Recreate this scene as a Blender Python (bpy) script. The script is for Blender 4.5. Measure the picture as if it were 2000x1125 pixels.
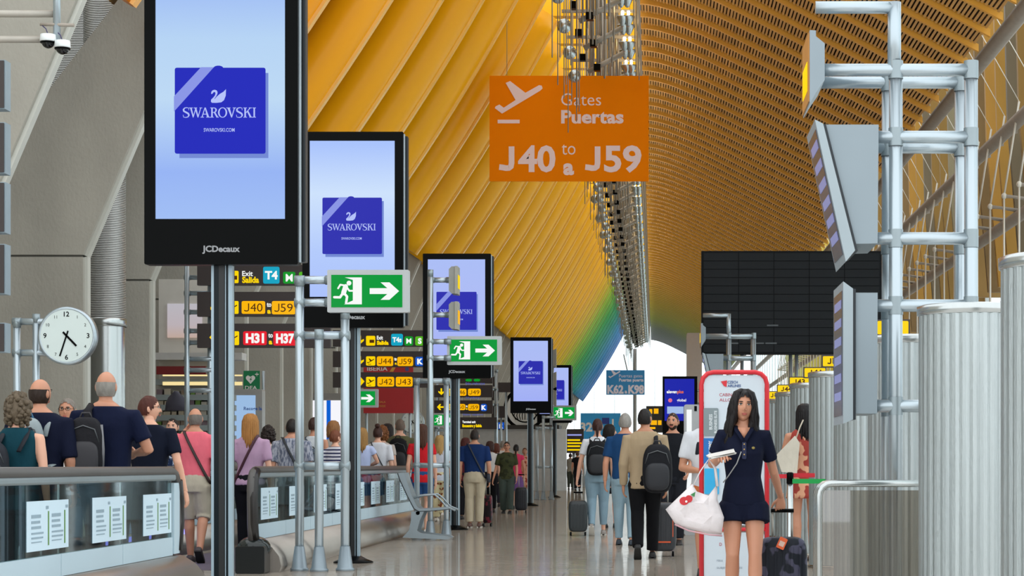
import bpy, bmesh, math, random
from mathutils import Vector, Matrix
from math import sin, cos, pi, radians as R
random.seed(7)
SC = bpy.context.scene
COL = SC.collection
for _o in list(bpy.data.objects): bpy.data.objects.remove(_o)

# ---------------------------------------------------------------- camera, sky, exposure
F = 4000.0            # focal length in pixels of the 2000 px wide frame
VX, VY = 1279.0, 908.0  # vanishing point of the hall (pixels)
CH = 1.08             # camera height
cam_d = bpy.data.cameras.new('camera'); cam = bpy.data.objects.new('camera', cam_d); COL.objects.link(cam)
cam_d.sensor_width = 36.0; cam_d.lens = 36.0*F/2000.0
cam_d.shift_x = (1000-VX)/2000.0; cam_d.shift_y = (VY-562.5)/2000.0
cam_d.clip_start = 0.1; cam_d.clip_end = 2000
cam.location = (0, 0, CH); cam.rotation_euler = (pi/2, 0, 0)
SC.camera = cam
W = bpy.data.worlds.new('sky'); SC.world = W; W.use_nodes = True
_bg = W.node_tree.nodes['Background']; _bg.inputs[0].default_value = (0.93, 0.97, 1.0, 1); _bg.inputs[1].default_value = 2.0
SC.view_settings.view_transform = 'Standard'; SC.view_settings.look = 'None'
SC.view_settings.exposure = 0.0; SC.view_settings.gamma = 1.0; SC.view_settings.use_curve_mapping = False
SC.cycles.use_denoising = True
SC.cycles.max_bounces = 6; SC.cycles.diffuse_bounces = 3; SC.cycles.glossy_bounces = 3; SC.cycles.transparent_max_bounces = 12
SC.cycles.sample_clamp_indirect = 6.0; SC.cycles.use_adaptive_sampling = True; SC.cycles.adaptive_threshold = 0.02

def px(x, d): return (x-VX)*d/F          # pixel column at distance d -> X
def pz(y, d): return CH+(VY-y)*d/F       # pixel row at distance d -> Z

# ---------------------------------------------------------------- materials
def lin(c):
    if isinstance(c, str):
        c = [int(c[i:i+2], 16)/255 for i in (0, 2, 4)]
        c = [v/12.92 if v <= 0.04045 else ((v+0.055)/1.055)**2.4 for v in c]
    return (c[0], c[1], c[2], 1.0)
_MC = {}
def M(name, col, rough=0.5, metal=0.0, var=0.12, scale=6.0, bump=0.0, bscale=None, stretch=(1,1,1), spec=0.5, alpha=None, trans=0.0):
    if name in _MC: return _MC[name]
    m = bpy.data.materials.new(name); m.use_nodes = True
    nt = m.node_tree; n = nt.nodes; b = n['Principled BSDF']
    tc = n.new('ShaderNodeTexCoord'); mp = n.new('ShaderNodeMapping'); mp.inputs['Scale'].default_value = stretch
    nz = n.new('ShaderNodeTexNoise'); nz.inputs['Scale'].default_value = scale; nz.inputs['Detail'].default_value = 5
    nt.links.new(tc.outputs['Object'], mp.inputs[0]); nt.links.new(mp.outputs[0], nz.inputs['Vector'])
    mx = n.new('ShaderNodeMix'); mx.data_type = 'RGBA'
    c = lin(col)
    mx.inputs[6].default_value = tuple(v*(1-var) for v in c[:3])+(1,); mx.inputs[7].default_value = tuple(min(1, v*(1+var)) for v in c[:3])+(1,)
    nt.links.new(nz.outputs['Fac'], mx.inputs[0]); nt.links.new(mx.outputs[2], b.inputs['Base Color'])
    b.inputs['Roughness'].default_value = rough; b.inputs['Metallic'].default_value = metal
    b.inputs['Specular IOR Level'].default_value = spec
    if alpha is not None: b.inputs['Alpha'].default_value = alpha
    if trans: b.inputs['Transmission Weight'].default_value = trans
    if bump:
        bp = n.new('ShaderNodeBump'); bp.inputs['Strength'].default_value = bump; bp.inputs['Distance'].default_value = 0.02
        n2 = n.new('ShaderNodeTexNoise'); n2.inputs['Scale'].default_value = bscale or scale*3; n2.inputs['Detail'].default_value = 4
        nt.links.new(mp.outputs[0], n2.inputs['Vector']); nt.links.new(n2.outputs['Fac'], bp.inputs['Height']); nt.links.new(bp.outputs[0], b.inputs['Normal'])
    _MC[name] = m; return m
def E(name, col, s=1.0, spec=True):
    if name in _MC: return _MC[name]
    m = bpy.data.materials.new(name); m.use_nodes = True
    b = m.node_tree.nodes['Principled BSDF']; c = lin(col)
    b.inputs['Base Color'].default_value = (c[0]*.03, c[1]*.03, c[2]*.03, 1); b.inputs['Specular IOR Level'].default_value = .12; b.inputs['Emission Color'].default_value = c; b.inputs['Emission Strength'].default_value = s
    b.inputs['Roughness'].default_value = 0.25
    if s < 2: m.cycles.emission_sampling = 'NONE'
    _MC[name] = m; return m
def glass(name, tint, fac=0.12, rough=0.02):
    if name in _MC: return _MC[name]
    m = bpy.data.materials.new(name); m.use_nodes = True; nt = m.node_tree; n = nt.nodes
    n.remove(n['Principled BSDF']); out = n['Material Output']
    t = n.new('ShaderNodeBsdfTransparent'); t.inputs[0].default_value = lin(tint)
    g = n.new('ShaderNodeBsdfGlossy'); g.inputs['Roughness'].default_value = rough; g.inputs[0].default_value = (.9, .95, 1, 1)
    mx = n.new('ShaderNodeMixShader'); mx.inputs[0].default_value = fac
    nt.links.new(t.outputs[0], mx.inputs[1]); nt.links.new(g.outputs[0], mx.inputs[2]); nt.links.new(mx.outputs[0], out.inputs[0])
    _MC[name] = m; return m
def ramp_mat(name, stops, axis='Y', lo=0.0, hi=1.0, rough=0.45, spec=0.5, coords='World', emit=0.0, island=0.0, metal=0.0):
    """paint whose colour runs along a world axis"""
    if name in _MC: return _MC[name]
    m = bpy.data.materials.new(name); m.use_nodes = True; nt = m.node_tree; n = nt.nodes; b = n['Principled BSDF']
    if coords == 'World':
        g = n.new('ShaderNodeNewGeometry'); vec = g.outputs['Position']
    else:
        g = n.new('ShaderNodeTexCoord'); vec = g.outputs['Object']
    s = n.new('ShaderNodeSeparateXYZ'); nt.links.new(vec, s.inputs[0])
    mr = n.new('ShaderNodeMapRange'); mr.inputs[1].default_value = lo; mr.inputs[2].default_value = hi
    nt.links.new(s.outputs[axis], mr.inputs[0])
    cr = n.new('ShaderNodeValToRGB'); e = cr.color_ramp.elements
    e[0].position = stops[0][0]; e[0].color = lin(stops[0][1]); e[1].position = stops[-1][0]; e[1].color = lin(stops[-1][1])
    for p, c in stops[1:-1]:
        k = e.new(p); k.color = lin(c)
    nt.links.new(mr.outputs[0], cr.inputs[0]); src = cr.outputs[0]
    if island:
        g2 = n.new('ShaderNodeNewGeometry'); mm = n.new('ShaderNodeMapRange'); mm.inputs[3].default_value = 1-island; mm.inputs[4].default_value = 1+island
        nt.links.new(g2.outputs['Random Per Island'], mm.inputs[0])
        mu = n.new('ShaderNodeVectorMath'); mu.operation = 'SCALE'; nt.links.new(src, mu.inputs[0]); nt.links.new(mm.outputs[0], mu.inputs['Scale']); src = mu.outputs[0]
    b.inputs['Roughness'].default_value = rough; b.inputs['Metallic'].default_value = metal
    b.inputs['Specular IOR Level'].default_value = spec
    if not emit: nt.links.new(src, b.inputs['Base Color'])
    else:
        b.inputs['Base Color'].default_value = (.01, .01, .01, 1); b.inputs['Specular IOR Level'].default_value = .12
        nt.links.new(src, b.inputs['Emission Color']); b.inputs['Emission Strength'].default_value = emit
    _MC[name] = m; return m

# ---------------------------------------------------------------- mesh builder and object helpers
class MB:
    def __init__(s): s.v = []; s.f = []; s.m = []; s.sm = []
    def add(s, vs, fs, mi=0, smooth=False):
        o = len(s.v); s.v.extend([tuple(p) for p in vs])
        for f in fs: s.f.append(tuple(o+i for i in f)); s.m.append(mi); s.sm.append(smooth)
        return s
    def box(s, x0, x1, y0, y1, z0, z1, mi=0, mat=None):
        vs = [Vector(p) for p in ((x0,y0,z0),(x1,y0,z0),(x1,y1,z0),(x0,y1,z0),(x0,y0,z1),(x1,y0,z1),(x1,y1,z1),(x0,y1,z1))]
        if mat is not None: vs = [mat @ p for p in vs]
        return s.add(vs, [(3,2,1,0),(4,5,6,7),(0,1,5,4),(1,2,6,5),(2,3,7,6),(3,0,4,7)], mi)
    def rbox(s, x0, x1, y0, y1, z0, z1, r=0.02, n=3, mi=0, mat=None):
        """box with rounded corners seen from the front (X-Z plane)"""
        pts = []
        for cx, cz, a0 in ((x1-r, z1-r, 0), (x0+r, z1-r, 90), (x0+r, z0+r, 180), (x1-r, z0+r, 270)):
            for k in range(n+1):
                a = R(a0+90*k/n); pts.append((cx+r*cos(a), cz+r*sin(a)))
        return s.prism(pts, y0, y1, mi, mat)
    def prism(s, pts, y0, y1, mi=0, mat=None, smooth=False):
        n = len(pts)
        ar = sum(pts[i][0]*pts[(i+1) % n][1]-pts[(i+1) % n][0]*pts[i][1] for i in range(n))
        if ar < 0: pts = list(reversed(pts))
        vs = [Vector((p[0], y0, p[1])) for p in pts]+[Vector((p[0], y1, p[1])) for p in pts]
        if mat is not None: vs = [mat @ p for p in vs]
        fs = [tuple(range(n)), tuple(range(2*n-1, n-1, -1))]+[(i, i+n, (i+1) % n+n, (i+1) % n) for i in range(n)]
        return s.add(vs, fs, mi, smooth)
    def loft(s, rings, mi=0, caps=True, smooth=True, closed=True):
        n = len(rings[0]); vs = [p for r in rings for p in r]; fs = []
        for k in range(len(rings)-1):
            for i in range(n if closed else n-1):
                j = (i+1) % n; fs.append((k*n+i, k*n+j, (k+1)*n+j, (k+1)*n+i))
        s.add(vs, fs, mi, smooth)
        if caps:
            o = len(s.v)-len(vs)
            for f in (tuple(range(n-1, -1, -1)), tuple(range((len(rings)-1)*n, len(rings)*n))): s.f.append(tuple(o+i for i in f)); s.m.append(mi); s.sm.append(False)
        return s
    def tube(s, pts, rad, n=8, mi=0, smooth=True, caps=True):
        pts = [Vector(p) for p in pts]; rr = rad if hasattr(rad, '__len__') else [rad]*len(pts); rings = []
        up = None
        for i, p in enumerate(pts):
            t = (pts[min(i+1, len(pts)-1)]-pts[max(i-1, 0)]).normalized()
            if up is None: up = Vector((0,0,1)) if abs(t.z) < .9 else Vector((0,1,0))
            u = t.cross(up).normalized(); w = u.cross(t).normalized(); up = w
            q = rr[i]; qx, qy = (q if hasattr(q, '__len__') else (q, q))
            rings.append([p+u*(cos(2*pi*k/n)*qx)+w*(sin(2*pi*k/n)*qy) for k in range(n)])
        return s.loft(rings, mi, caps, smooth)
    def ell(s, c, r, nu=12, nv=8, mi=0, mat=None, fn=None):
        vs = []
        for j in range(nv+1):
            th = pi*j/nv
            for i in range(nu):
                a = 2*pi*i/nu; d = Vector((sin(th)*cos(a), sin(th)*sin(a), cos(th)))
                p = Vector((d.x*r[0], d.y*r[1], d.z*r[2]))
                if fn: p = fn(d, p)
                if mat is not None: p = mat @ p
                vs.append(p+Vector(c))
        fs = []
        for j in range(nv):
            for i in range(nu):
                k = (i+1) % nu; fs.append((j*nu+i, (j+1)*nu+i, (j+1)*nu+k, j*nu+k))
        return s.add(vs, fs, mi, True)
    def lathe(s, prof, c=(0,0,0), n=24, mi=0, smooth=True, caps=True):
        rings = [[Vector((c[0]+r*cos(2*pi*k/n), c[1]+r*sin(2*pi*k/n), c[2]+z)) for k in range(n)] for r, z in prof]
        return s.loft(rings, mi, caps, smooth)
    def mesh(s, name, mats):
        me = bpy.data.meshes.new(name); me.from_pydata(s.v, [], s.f)
        for m in (mats if isinstance(mats, (list, tuple)) else [mats]): me.materials.append(m)
        me.polygons.foreach_set('material_index', s.m); me.polygons.foreach_set('use_smooth', s.sm); me.update(); return me
    def build(s, name, mats, parent=None, loc=None, label=None):
        o = bpy.data.objects.new(name, s.mesh(name, mats)); COL.objects.link(o)
        if parent is not None: o.parent = parent
        if loc is not None: o.location = loc
        if label: o['label'] = label
        return o
def tag(o, label=None, cat=None, group=None, kind=None):
    if label: o['label'] = label
    if cat: o['category'] = cat
    if group: o['group'] = group
    if kind: o['kind'] = kind
    return o
def thing(name, loc, label, cat, group=None, rz=0.0):
    o = bpy.data.objects.new(name, None); COL.objects.link(o); o.location = loc; o.rotation_euler = (0, 0, rz); o.empty_display_size = .1
    return tag(o, label, cat, group)
def struct(o): o['kind'] = 'structure'; return o
def dup(o, parent=None, label=None, loc=None):
    c = o.copy(); COL.objects.link(c)
    if parent is not None: c.parent = parent
    if label: c['label'] = label
    if loc is not None: c.location = loc
    for ch in o.children: dup(ch, c)
    return c
def inst(name, mesh, parent=None, loc=(0,0,0), rot=(0,0,0)):
    o = bpy.data.objects.new(name, mesh); COL.objects.link(o)
    if parent is not None: o.parent = parent
    o.location = loc; o.rotation_euler = rot; return o

_TC = {}
def glyphs(body, bold=0.0, space=1.0):
    """text as flat 2-D mesh: verts in em units, width centred at 0, baseline 0"""
    key = (body, bold, space)
    if key in _TC: return _TC[key]
    cu = bpy.data.curves.new('text', 'FONT'); cu.body = body; cu.align_x = 'CENTER'; cu.offset = bold; cu.space_character = space; cu.resolution_u = 3
    cu.space_line = .9
    o = bpy.data.objects.new('text', cu); me = o.to_mesh()
    vs = [(v.co.x, v.co.y) for v in me.vertices]; fs = [tuple(p.vertices) for p in me.polygons]
    o.to_mesh_clear(); bpy.data.objects.remove(o); bpy.data.curves.remove(cu)
    _TC[key] = (vs, fs); return vs, fs
def text(mb, body, x, z, y, h, w=None, bold=0.0, mi=0, mat=None, space=1.0, left=False, italic=0.0):
    """lettering facing -Y: cap height h, baseline z, centred on x (or starting there), stretched to width w"""
    if body[0] == 'J' and body[1:].isdigit() and w:          # gate numbers: a J that stands on the baseline
        xs = x if left else x-w/2; jw = w*.27; tk = h*(.135+3.2*max(0, bold)); r_ = tk/2
        P_ = [Vector(q) for q in ((xs+jw-r_, z+h), (xs+jw-r_, z+h*.32), (xs+jw-r_*1.25, z+h*.17), (xs+jw*.66, z+r_*1.08), (xs+jw*.46, z+r_), (xs+jw*.22, z+r_*1.25), (xs, z+h*.16))]
        A_ = []; B_ = []
        for i, q in enumerate(P_):
            t_ = (P_[min(i+1, 6)]-P_[max(i-1, 0)]).normalized(); n_ = Vector((-t_.y, t_.x))*r_; A_.append(q+n_); B_.append(q-n_)
        mb.add([Vector((c.x, y, c.y)) for c in A_+B_], [(i, i+7, i+8, i+1) for i in range(6)], mi)
        return text(mb, body[1:], xs+w*.335, z, y, h, w*.665, bold, mi, mat, space, True, italic)
    vs, fs = glyphs(body, bold, space)
    if not vs: return mb
    x0 = min(v[0] for v in vs); x1 = max(v[0] for v in vs); k = h/0.69; kx = (w/(x1-x0)) if w else k; cx = x0 if left else (x0+x1)/2
    P = [Vector((x+(v[0]-cx)*kx+v[1]*k*italic, y, z+v[1]*k)) for v in vs]
    if mat is not None: P = [mat @ p for p in P]
    return mb.add(P, fs, mi)
def arrow(mb, cx, cz, y, s, ang=0, mi=0, t=.2, th=.004):
    pts = [(-.5,-t/2),(.05,-t/2),(-.12,-.45),(.1,-.45),(.5,0),(.1,.45),(-.12,.45),(.05,t/2),(-.5,t/2)]
    a = R(ang); mb.prism([(cx+s*(p[0]*cos(a)-p[1]*sin(a)), cz+s*(p[0]*sin(a)+p[1]*cos(a))) for p in pts], y-th, y, mi)
def aircraft(mb, cx, cz, y, s, mi=0, th=.004):
    pts = [(-.52,-.30),(-.44,-.26),(-.34,-.33),(-.08,-.16),(-.30,.22),(-.20,.26),(.14,0),(.44,.17),(.50,.16),(.52,.10),(.47,.05),(-.38,-.46),(-.54,-.34)]
    mb.prism([(cx+s*p[0], cz+s*p[1]+.12*s) for p in pts], y-th, y, mi)
def disc(mb, cx, cz, y, r, mi=0, th=.004, n=20, rz=None):
    rz = rz or r; mb.prism([(cx+r*cos(2*pi*k/n), cz+rz*sin(2*pi*k/n)) for k in range(n)], y-th, y, mi)
def ring(mb, cx, cz, y, r0, r1, mi=0, n=28, th=.004):
    A = [Vector((cx+r0*cos(2*pi*k/n), y-th, cz+r0*sin(2*pi*k/n))) for k in range(n)]; B = [Vector((cx+r1*cos(2*pi*k/n), y-th, cz+r1*sin(2*pi*k/n))) for k in range(n)]
    mb.loft([A, B], mi, caps=False, smooth=False)
# ================================================================ THE HALL
ALU = M('brushed_aluminium', 'afbbc1', .33, .75, .06, 3, .05, 40, (1,1,.1))
ALU2 = M('aluminium_joint', '8f9b9f', .4, .6, .06, 8)
STEEL = M('stainless_steel', 'b7bcbb', .22, .9, .05, 3, .03, 30, (8,8,.3))
CONC = M('concrete', '9f9b90', .8, 0, .34, .9, .35, 24, (1,1,.6))
TRIMW = M('pale_trim', 'c9c9c0', .5, .2, .05)
BLACKM = M('black_metal', '030404', .3, 0, .1, spec=.06)
DARKP = M('dark_post_paint', '0a151a', .3, .1, .1, 4, spec=.2)

# floor: polished stone slabs
def floor_mat():
    m = bpy.data.materials.new('polished_floor'); m.use_nodes = True; nt = m.node_tree; n = nt.nodes; b = n['Principled BSDF']
    g = n.new('ShaderNodeNewGeometry'); mp = n.new('ShaderNodeMapping'); mp.inputs['Scale'].default_value = (1, 1, 1)
    nt.links.new(g.outputs['Position'], mp.inputs[0])
    br = n.new('ShaderNodeTexBrick'); br.offset = 0.5; br.inputs['Scale'].default_value = 1.0
    br.inputs['Color1'].default_value = lin('988f84'); br.inputs['Color2'].default_value = lin('8f867b'); br.inputs['Mortar'].default_value = lin('776f66')
    br.inputs['Mortar Size'].default_value = .006; br.inputs['Brick Width'].default_value = .9; br.inputs['Row Height'].default_value = .6
    nt.links.new(mp.outputs[0], br.inputs['Vector']); nt.links.new(br.outputs['Color'], b.inputs['Base Color'])
    nz = n.new('ShaderNodeTexNoise'); nz.inputs['Scale'].default_value = 2.2; nz.inputs['Detail'].default_value = 3
    mp2 = n.new('ShaderNodeMapping'); mp2.inputs['Scale'].default_value = (.8, 3.0, 1); nt.links.new(g.outputs['Position'], mp2.inputs[0]); nt.links.new(mp2.outputs[0], nz.inputs['Vector'])
    bp = n.new('ShaderNodeBump'); bp.inputs['Strength'].default_value = .07; bp.inputs['Distance'].default_value = .05
    ad = n.new('ShaderNodeMath'); ad.operation = 'MULTIPLY_ADD'; ad.inputs[1].default_value = -.05; nt.links.new(br.outputs['Fac'], ad.inputs[0]); nt.links.new(nz.outputs['Fac'], ad.inputs[2])
    nt.links.new(ad.outputs[0], bp.inputs['Height']); nt.links.new(bp.outputs[0], b.inputs['Normal'])
    b.inputs['Roughness'].default_value = .5; b.inputs['Specular IOR Level'].default_value = 0
    gl = n.new('ShaderNodeBsdfGlossy'); gl.inputs['Roughness'].default_value = .06; gl.inputs[0].default_value = (.95,.93,.9,1); nt.links.new(bp.outputs[0], gl.inputs['Normal'])
    mx = n.new('ShaderNodeMixShader'); mx.inputs[0].default_value = .5; nt.links.new(b.outputs[0], mx.inputs[1]); nt.links.new(gl.outputs[0], mx.inputs[2]); nt.links.new(mx.outputs[0], n['Material Output'].inputs[0])
    return m
struct(MB().box(-16, 13, -12, 205, -.3, 0).build('floor', floor_mat()))

# ---- left: concrete piers, louvred ducts, painted roof beams
BP = 3.75
def beam_path(n=14):
    a = Vector((-6.85, CH+5.95)); b = Vector((-3.05, CH+12.2)); out = []
    for i in range(n+1):
        t = i/n; p = a.lerp(b, t); nn = Vector((.87, -.49)); out.append(p+nn*(.13*sin(pi*t)))
    return out
def beam_mesh():
    path = beam_path(); mb = MB(); n = 18; rings = []
    for i, p in enumerate(path):
        t = (path[min(i+1, len(path)-1)]-path[max(i-1, 0)]).normalized(); nn = Vector((t.y, -t.x))
        ring_ = []
        for k in range(n):
            a = 2*pi*k/n; ca, sa = cos(a), sin(a)
            u = .47*math.copysign(abs(ca)**.9, ca); y = .55*math.copysign(abs(sa)**.95, sa)
            ring_.append(Vector((p.x+nn.x*u, y, p.y+nn.y*u)))
        rings.append(ring_)
    mb.loft(rings); fl = MB(); rings = []
    for i, p in enumerate(path):
        t = (path[min(i+1, len(path)-1)]-path[max(i-1, 0)]).normalized(); nn = Vector((t.y, -t.x))
        rings.append([Vector((p.x+nn.x*u, y, p.y+nn.y*u)) for u, y in ((.43,-.09),(.51,-.09),(.51,.09),(.43,.09))])
    fl.loft(rings, smooth=False); return mb, fl
ROOFC = [(0,'e8820a'),(.06,'f5a505'),(.12,'fab402'),(.30,'ffbd00'),(.56,'ffc000'),(.62,'e0bd08'),(.67,'8fb91a'),(.73,'1fa03a'),(.79,'0d9074'),(.87,'1782b4'),(1,'5078c8')]
BEAM = ramp_mat('beam_paint', ROOFC, 'Y', 26, 192, .36, spec=.28)
FLG = ramp_mat('beam_flange_highlight', [(0,'f0b060'),(.1,'fac862'),(.56,'fccb55'),(.62,'e8cc4c'),(.67,'a8cc54'),(.73,'45b364'),(.79,'3aa890'),(.88,'4a9acc'),(1,'7a9cd4')], 'Y', 26, 192, .45)  # flange colour lighter than the beam: the tan highlight of the light painted in
bm_, fm_ = beam_mesh(); me_b = bm_.mesh('roof_beam', BEAM); me_f = fm_.mesh('flange', FLG)
NB = 43
rl = struct(bpy.data.objects.new('roof_left', None)); COL.objects.link(rl)
for k in range(NB):
    y = 25.2+BP*k+.1
    b = inst('roof_beam', me_b, rl, (0, y, 0)); inst('flange', me_f, b)
# bamboo soffit above the left beams
bam_back = ramp_mat('bamboo_soffit_left', [(0,'8a6a3a'),(1,'6f6a50')], 'Y', 26, 192, .7)
p = beam_path(); mbk = MB(); off = []
for i, q in enumerate(p):
    t = (p[min(i+1, len(p)-1)]-p[max(i-1, 0)]).normalized(); off.append(Vector((q.x-t.y*.95, q.y+t.x*.95)))
mbk.loft([[Vector((q.x, 24, q.y)), Vector((q.x, 194, q.y)), Vector((q.x-.15, 194, q.y+.15)), Vector((q.x-.15, 24, q.y+.15))] for q in off], smooth=False)
mbk.build('soffit', bam_back, rl)
# slats that show in the gaps between the nearest left beams
slat_l = M('bamboo_slat_left', 'a9763a', .6, 0, .25, 9)
me_sl = MB().box(-.035, .035, -.42, .42, -.012, .012).mesh('slat', slat_l)
nL = 0
for k in range(2, 6):
    for j in range(62):
        t = j/61*(len(off)-1.001); i = int(t); q = off[i].lerp(off[i+1], t-i); d = (off[i+1]-off[i]).normalized()
        inst('slat', me_sl, rl, (q.x+d.y*.12, 25.2+BP*k+BP/2+.1, q.y-d.x*.12), (0, -math.atan2(d.y, d.x), 0)); nL += 1

# piers
LOUV = bpy.data.materials.new('louvre_metal'); LOUV.use_nodes = True
def louvre_nodes(m, axis, freq, c0, c1, metal=.6, rough=.35):
    nt = m.node_tree; n = nt.nodes; b = n['Principled BSDF']; tc = n.new('ShaderNodeTexCoord'); wv = n.new('ShaderNodeTexWave'); wv.wave_type = 'BANDS'; wv.bands_direction = axis
    wv.inputs['Scale'].default_value = freq; nt.links.new(tc.outputs['Object'], wv.inputs['Vector'])
    cr = n.new('ShaderNodeValToRGB'); cr.color_ramp.elements[0].color = lin(c0); cr.color_ramp.elements[1].color = lin(c1); cr.color_ramp.elements[0].position = .3; cr.color_ramp.elements[1].position = .7
    nt.links.new(wv.outputs['Fac'], cr.inputs[0]); nt.links.new(cr.outputs[0], b.inputs['Base Color']); b.inputs['Metallic'].default_value = metal; b.inputs['Roughness'].default_value = rough
    bp = n.new('ShaderNodeBump'); bp.inputs['Strength'].default_value = .6; bp.inputs['Distance'].default_value = .01; nt.links.new(wv.outputs['Fac'], bp.inputs['Height']); nt.links.new(bp.outputs[0], b.inputs['Normal'])
louvre_nodes(LOUV, 'Z', 12.0, '5f5f5c', 'd0d0cc')
T = .3
low = MB().prism([(-11.6,0),(-8,0),(-8,3.99),(-11.6,3.99)], 0, T).mesh('pier_base', CONC)
# the joint between base and limb is a real 3 cm gap with a recessed strip
limb = MB().prism([(-11.6,4.02),(-8,4.02),(-6.62,7.28),(-7.3,7.86),(-8.68,6.07),(-10.17,4.02)], 0, T).mesh('pier_limb', CONC)
strip = MB().prism([(-11.6,3.99),(-8.02,3.99),(-8.02,4.02),(-11.6,4.02)], .02, T-.02).mesh('joint', M('dark_joint', '55534c', .9))
trm = MB().box(-8.0, -7.955, T*.25, T*.75, 0, 4.0).prism([(-8,4.02),(-7.955,4.0),(-6.575,7.26),(-6.62,7.28)], T*.25, T*.75).mesh('edge_trim', TRIMW)
lp = MB().prism([(-11.4,4.6),(-8.7,6.4),(-7.2,8.3),(-7.6,9.6),(-11.4,9.6)], 0, .08).mesh('louvre_panel', LOUV)
for k in range(NB):
    y = 24.9+BP*k-(.5 if k == 0 else 0)
    if k == 0: lb = 'concrete pier leaning inward at the left edge, nearest of the row'
    elif k == 1: lb = 'concrete pier with leaning limb behind the round clock'
    else: lb = 'concrete pier leaning inward in the row along the left wall'
    t = thing('concrete_pier', (0, y, 0), lb, 'pier', 'concrete piers along the left wall')
    inst('pier_base', low, t); inst('pier_limb', limb, t)
    if k < 4: inst('louvre_panel', lp, t, (0, 2.9, 0))
    if k < 12: inst('joint', strip, t); inst('edge_trim', trm, t)
# louvred steel ducts between piers
dl = MB().lathe([(.31,3.2),(.31,8.6)], n=28, caps=False).mesh('louvred_sleeve', LOUV)
ds = MB().lathe([(.3,0),(.3,3.16)], n=28, caps=False).lathe([(.32,3.14),(.33,3.15),(.33,3.25),(.32,3.26)], n=28, caps=False).mesh('smooth_sleeve', STEEL)
dr = MB().lathe([(.318,5.6),(.325,5.61),(.325,5.7),(.318,5.71)], n=28, caps=False).mesh('collar', STEEL)
for k in range(1, 2):
    y = 24.9+BP*k+1.95
    t = thing('louvred_duct', (-8.22, y, 0), 'steel duct with louvred upper half right of the round clock', 'duct')
    inst('louvred_sleeve', dl, t); inst('smooth_sleeve', ds, t); inst('collar', dr, t)
struct(MB().box(-12.3, -11.9, 10, 194, 0, 11).build('wall_left', M('left_wall_plaster', 'b5b0a4', .8, 0, .1, 2)))

# ---- right: bamboo soffit with painted ribs
def rprof(u): return (-.37+u, CH+11.67-.53*(u-.8*(1-math.exp(-u/.8))))
RS, RY0, RY1 = 1.44, 35.6, 190.0
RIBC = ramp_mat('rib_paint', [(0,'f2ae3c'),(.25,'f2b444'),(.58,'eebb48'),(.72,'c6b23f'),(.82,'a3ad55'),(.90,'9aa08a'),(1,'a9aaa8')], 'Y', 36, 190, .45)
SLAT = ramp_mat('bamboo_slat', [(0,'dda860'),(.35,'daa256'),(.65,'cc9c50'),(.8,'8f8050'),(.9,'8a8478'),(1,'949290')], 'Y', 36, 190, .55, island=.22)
rr_ = struct(bpy.data.objects.new('roof_right', None)); COL.objects.link(rr_)
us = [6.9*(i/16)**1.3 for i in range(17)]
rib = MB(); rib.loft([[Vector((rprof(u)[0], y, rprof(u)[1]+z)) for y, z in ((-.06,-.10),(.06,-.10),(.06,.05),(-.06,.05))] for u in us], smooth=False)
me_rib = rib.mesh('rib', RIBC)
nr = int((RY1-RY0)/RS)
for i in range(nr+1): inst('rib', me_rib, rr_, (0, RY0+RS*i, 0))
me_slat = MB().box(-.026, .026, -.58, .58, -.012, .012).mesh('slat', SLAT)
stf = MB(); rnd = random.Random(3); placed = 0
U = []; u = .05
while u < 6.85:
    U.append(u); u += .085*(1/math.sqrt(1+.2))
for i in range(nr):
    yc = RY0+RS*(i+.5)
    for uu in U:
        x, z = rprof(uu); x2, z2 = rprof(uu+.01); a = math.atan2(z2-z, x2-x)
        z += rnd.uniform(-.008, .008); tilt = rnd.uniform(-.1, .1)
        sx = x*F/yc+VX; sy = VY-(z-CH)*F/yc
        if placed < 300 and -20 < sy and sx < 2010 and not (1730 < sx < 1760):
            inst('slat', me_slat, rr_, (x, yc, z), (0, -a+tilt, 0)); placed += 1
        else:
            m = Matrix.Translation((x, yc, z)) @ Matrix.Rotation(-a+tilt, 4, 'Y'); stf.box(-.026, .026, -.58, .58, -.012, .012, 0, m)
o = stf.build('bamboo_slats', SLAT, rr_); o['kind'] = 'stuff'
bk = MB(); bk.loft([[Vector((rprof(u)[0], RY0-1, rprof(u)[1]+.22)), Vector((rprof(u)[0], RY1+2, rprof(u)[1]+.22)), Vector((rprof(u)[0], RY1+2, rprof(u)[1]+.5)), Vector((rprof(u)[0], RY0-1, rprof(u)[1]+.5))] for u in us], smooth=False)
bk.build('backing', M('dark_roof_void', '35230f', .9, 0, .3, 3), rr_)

# ---- right facade: pipes, hangers, fins, glass
GREYP = M('grey_primer_steel', 'a0968a', .6, .1, .15, 4)
WHITEP = M('white_rod_paint', 'd8d2c4', .4, .1, .05)
for nm, X, Z, r, lb in (('trim_2', 6.85, CH+8.45, .16, 'grey steel pipe running along the lower edge of the bamboo roof'), ('trim_3', 7.75, CH+7.35, .15, 'grey steel pipe running along the hangers below the roof edge'), ('trim_4', 8.05, CH+5.5, .14, 'lowest grey steel pipe running through the facade hangers')):
    struct(MB().tube([(X, 30, Z), (X, 192, Z)], r, 10).build(nm, GREYP))
tie = MB().tube([(7.4,0,CH+5.7),(7.72,0,CH+7.7)], .022, 6).mesh('tie_rod', WHITEP)
stay = MB().tube([(7.72,0,CH+7.7),(6.9,.9,CH+9.6)], .010, 5).mesh('stay', WHITEP)
drp = MB().tube([(7.4,0,CH+5.7),(7.4,0,CH+2.6)], .022, 6).mesh('drop_rod', WHITEP)
arm = MB().tube([(7.36,0,CH+5.7),(7.6,0,CH+5.68),(8.1,0,CH+5.6)], [.05,.035,.05], 6).mesh('arm', GREYP)
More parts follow.
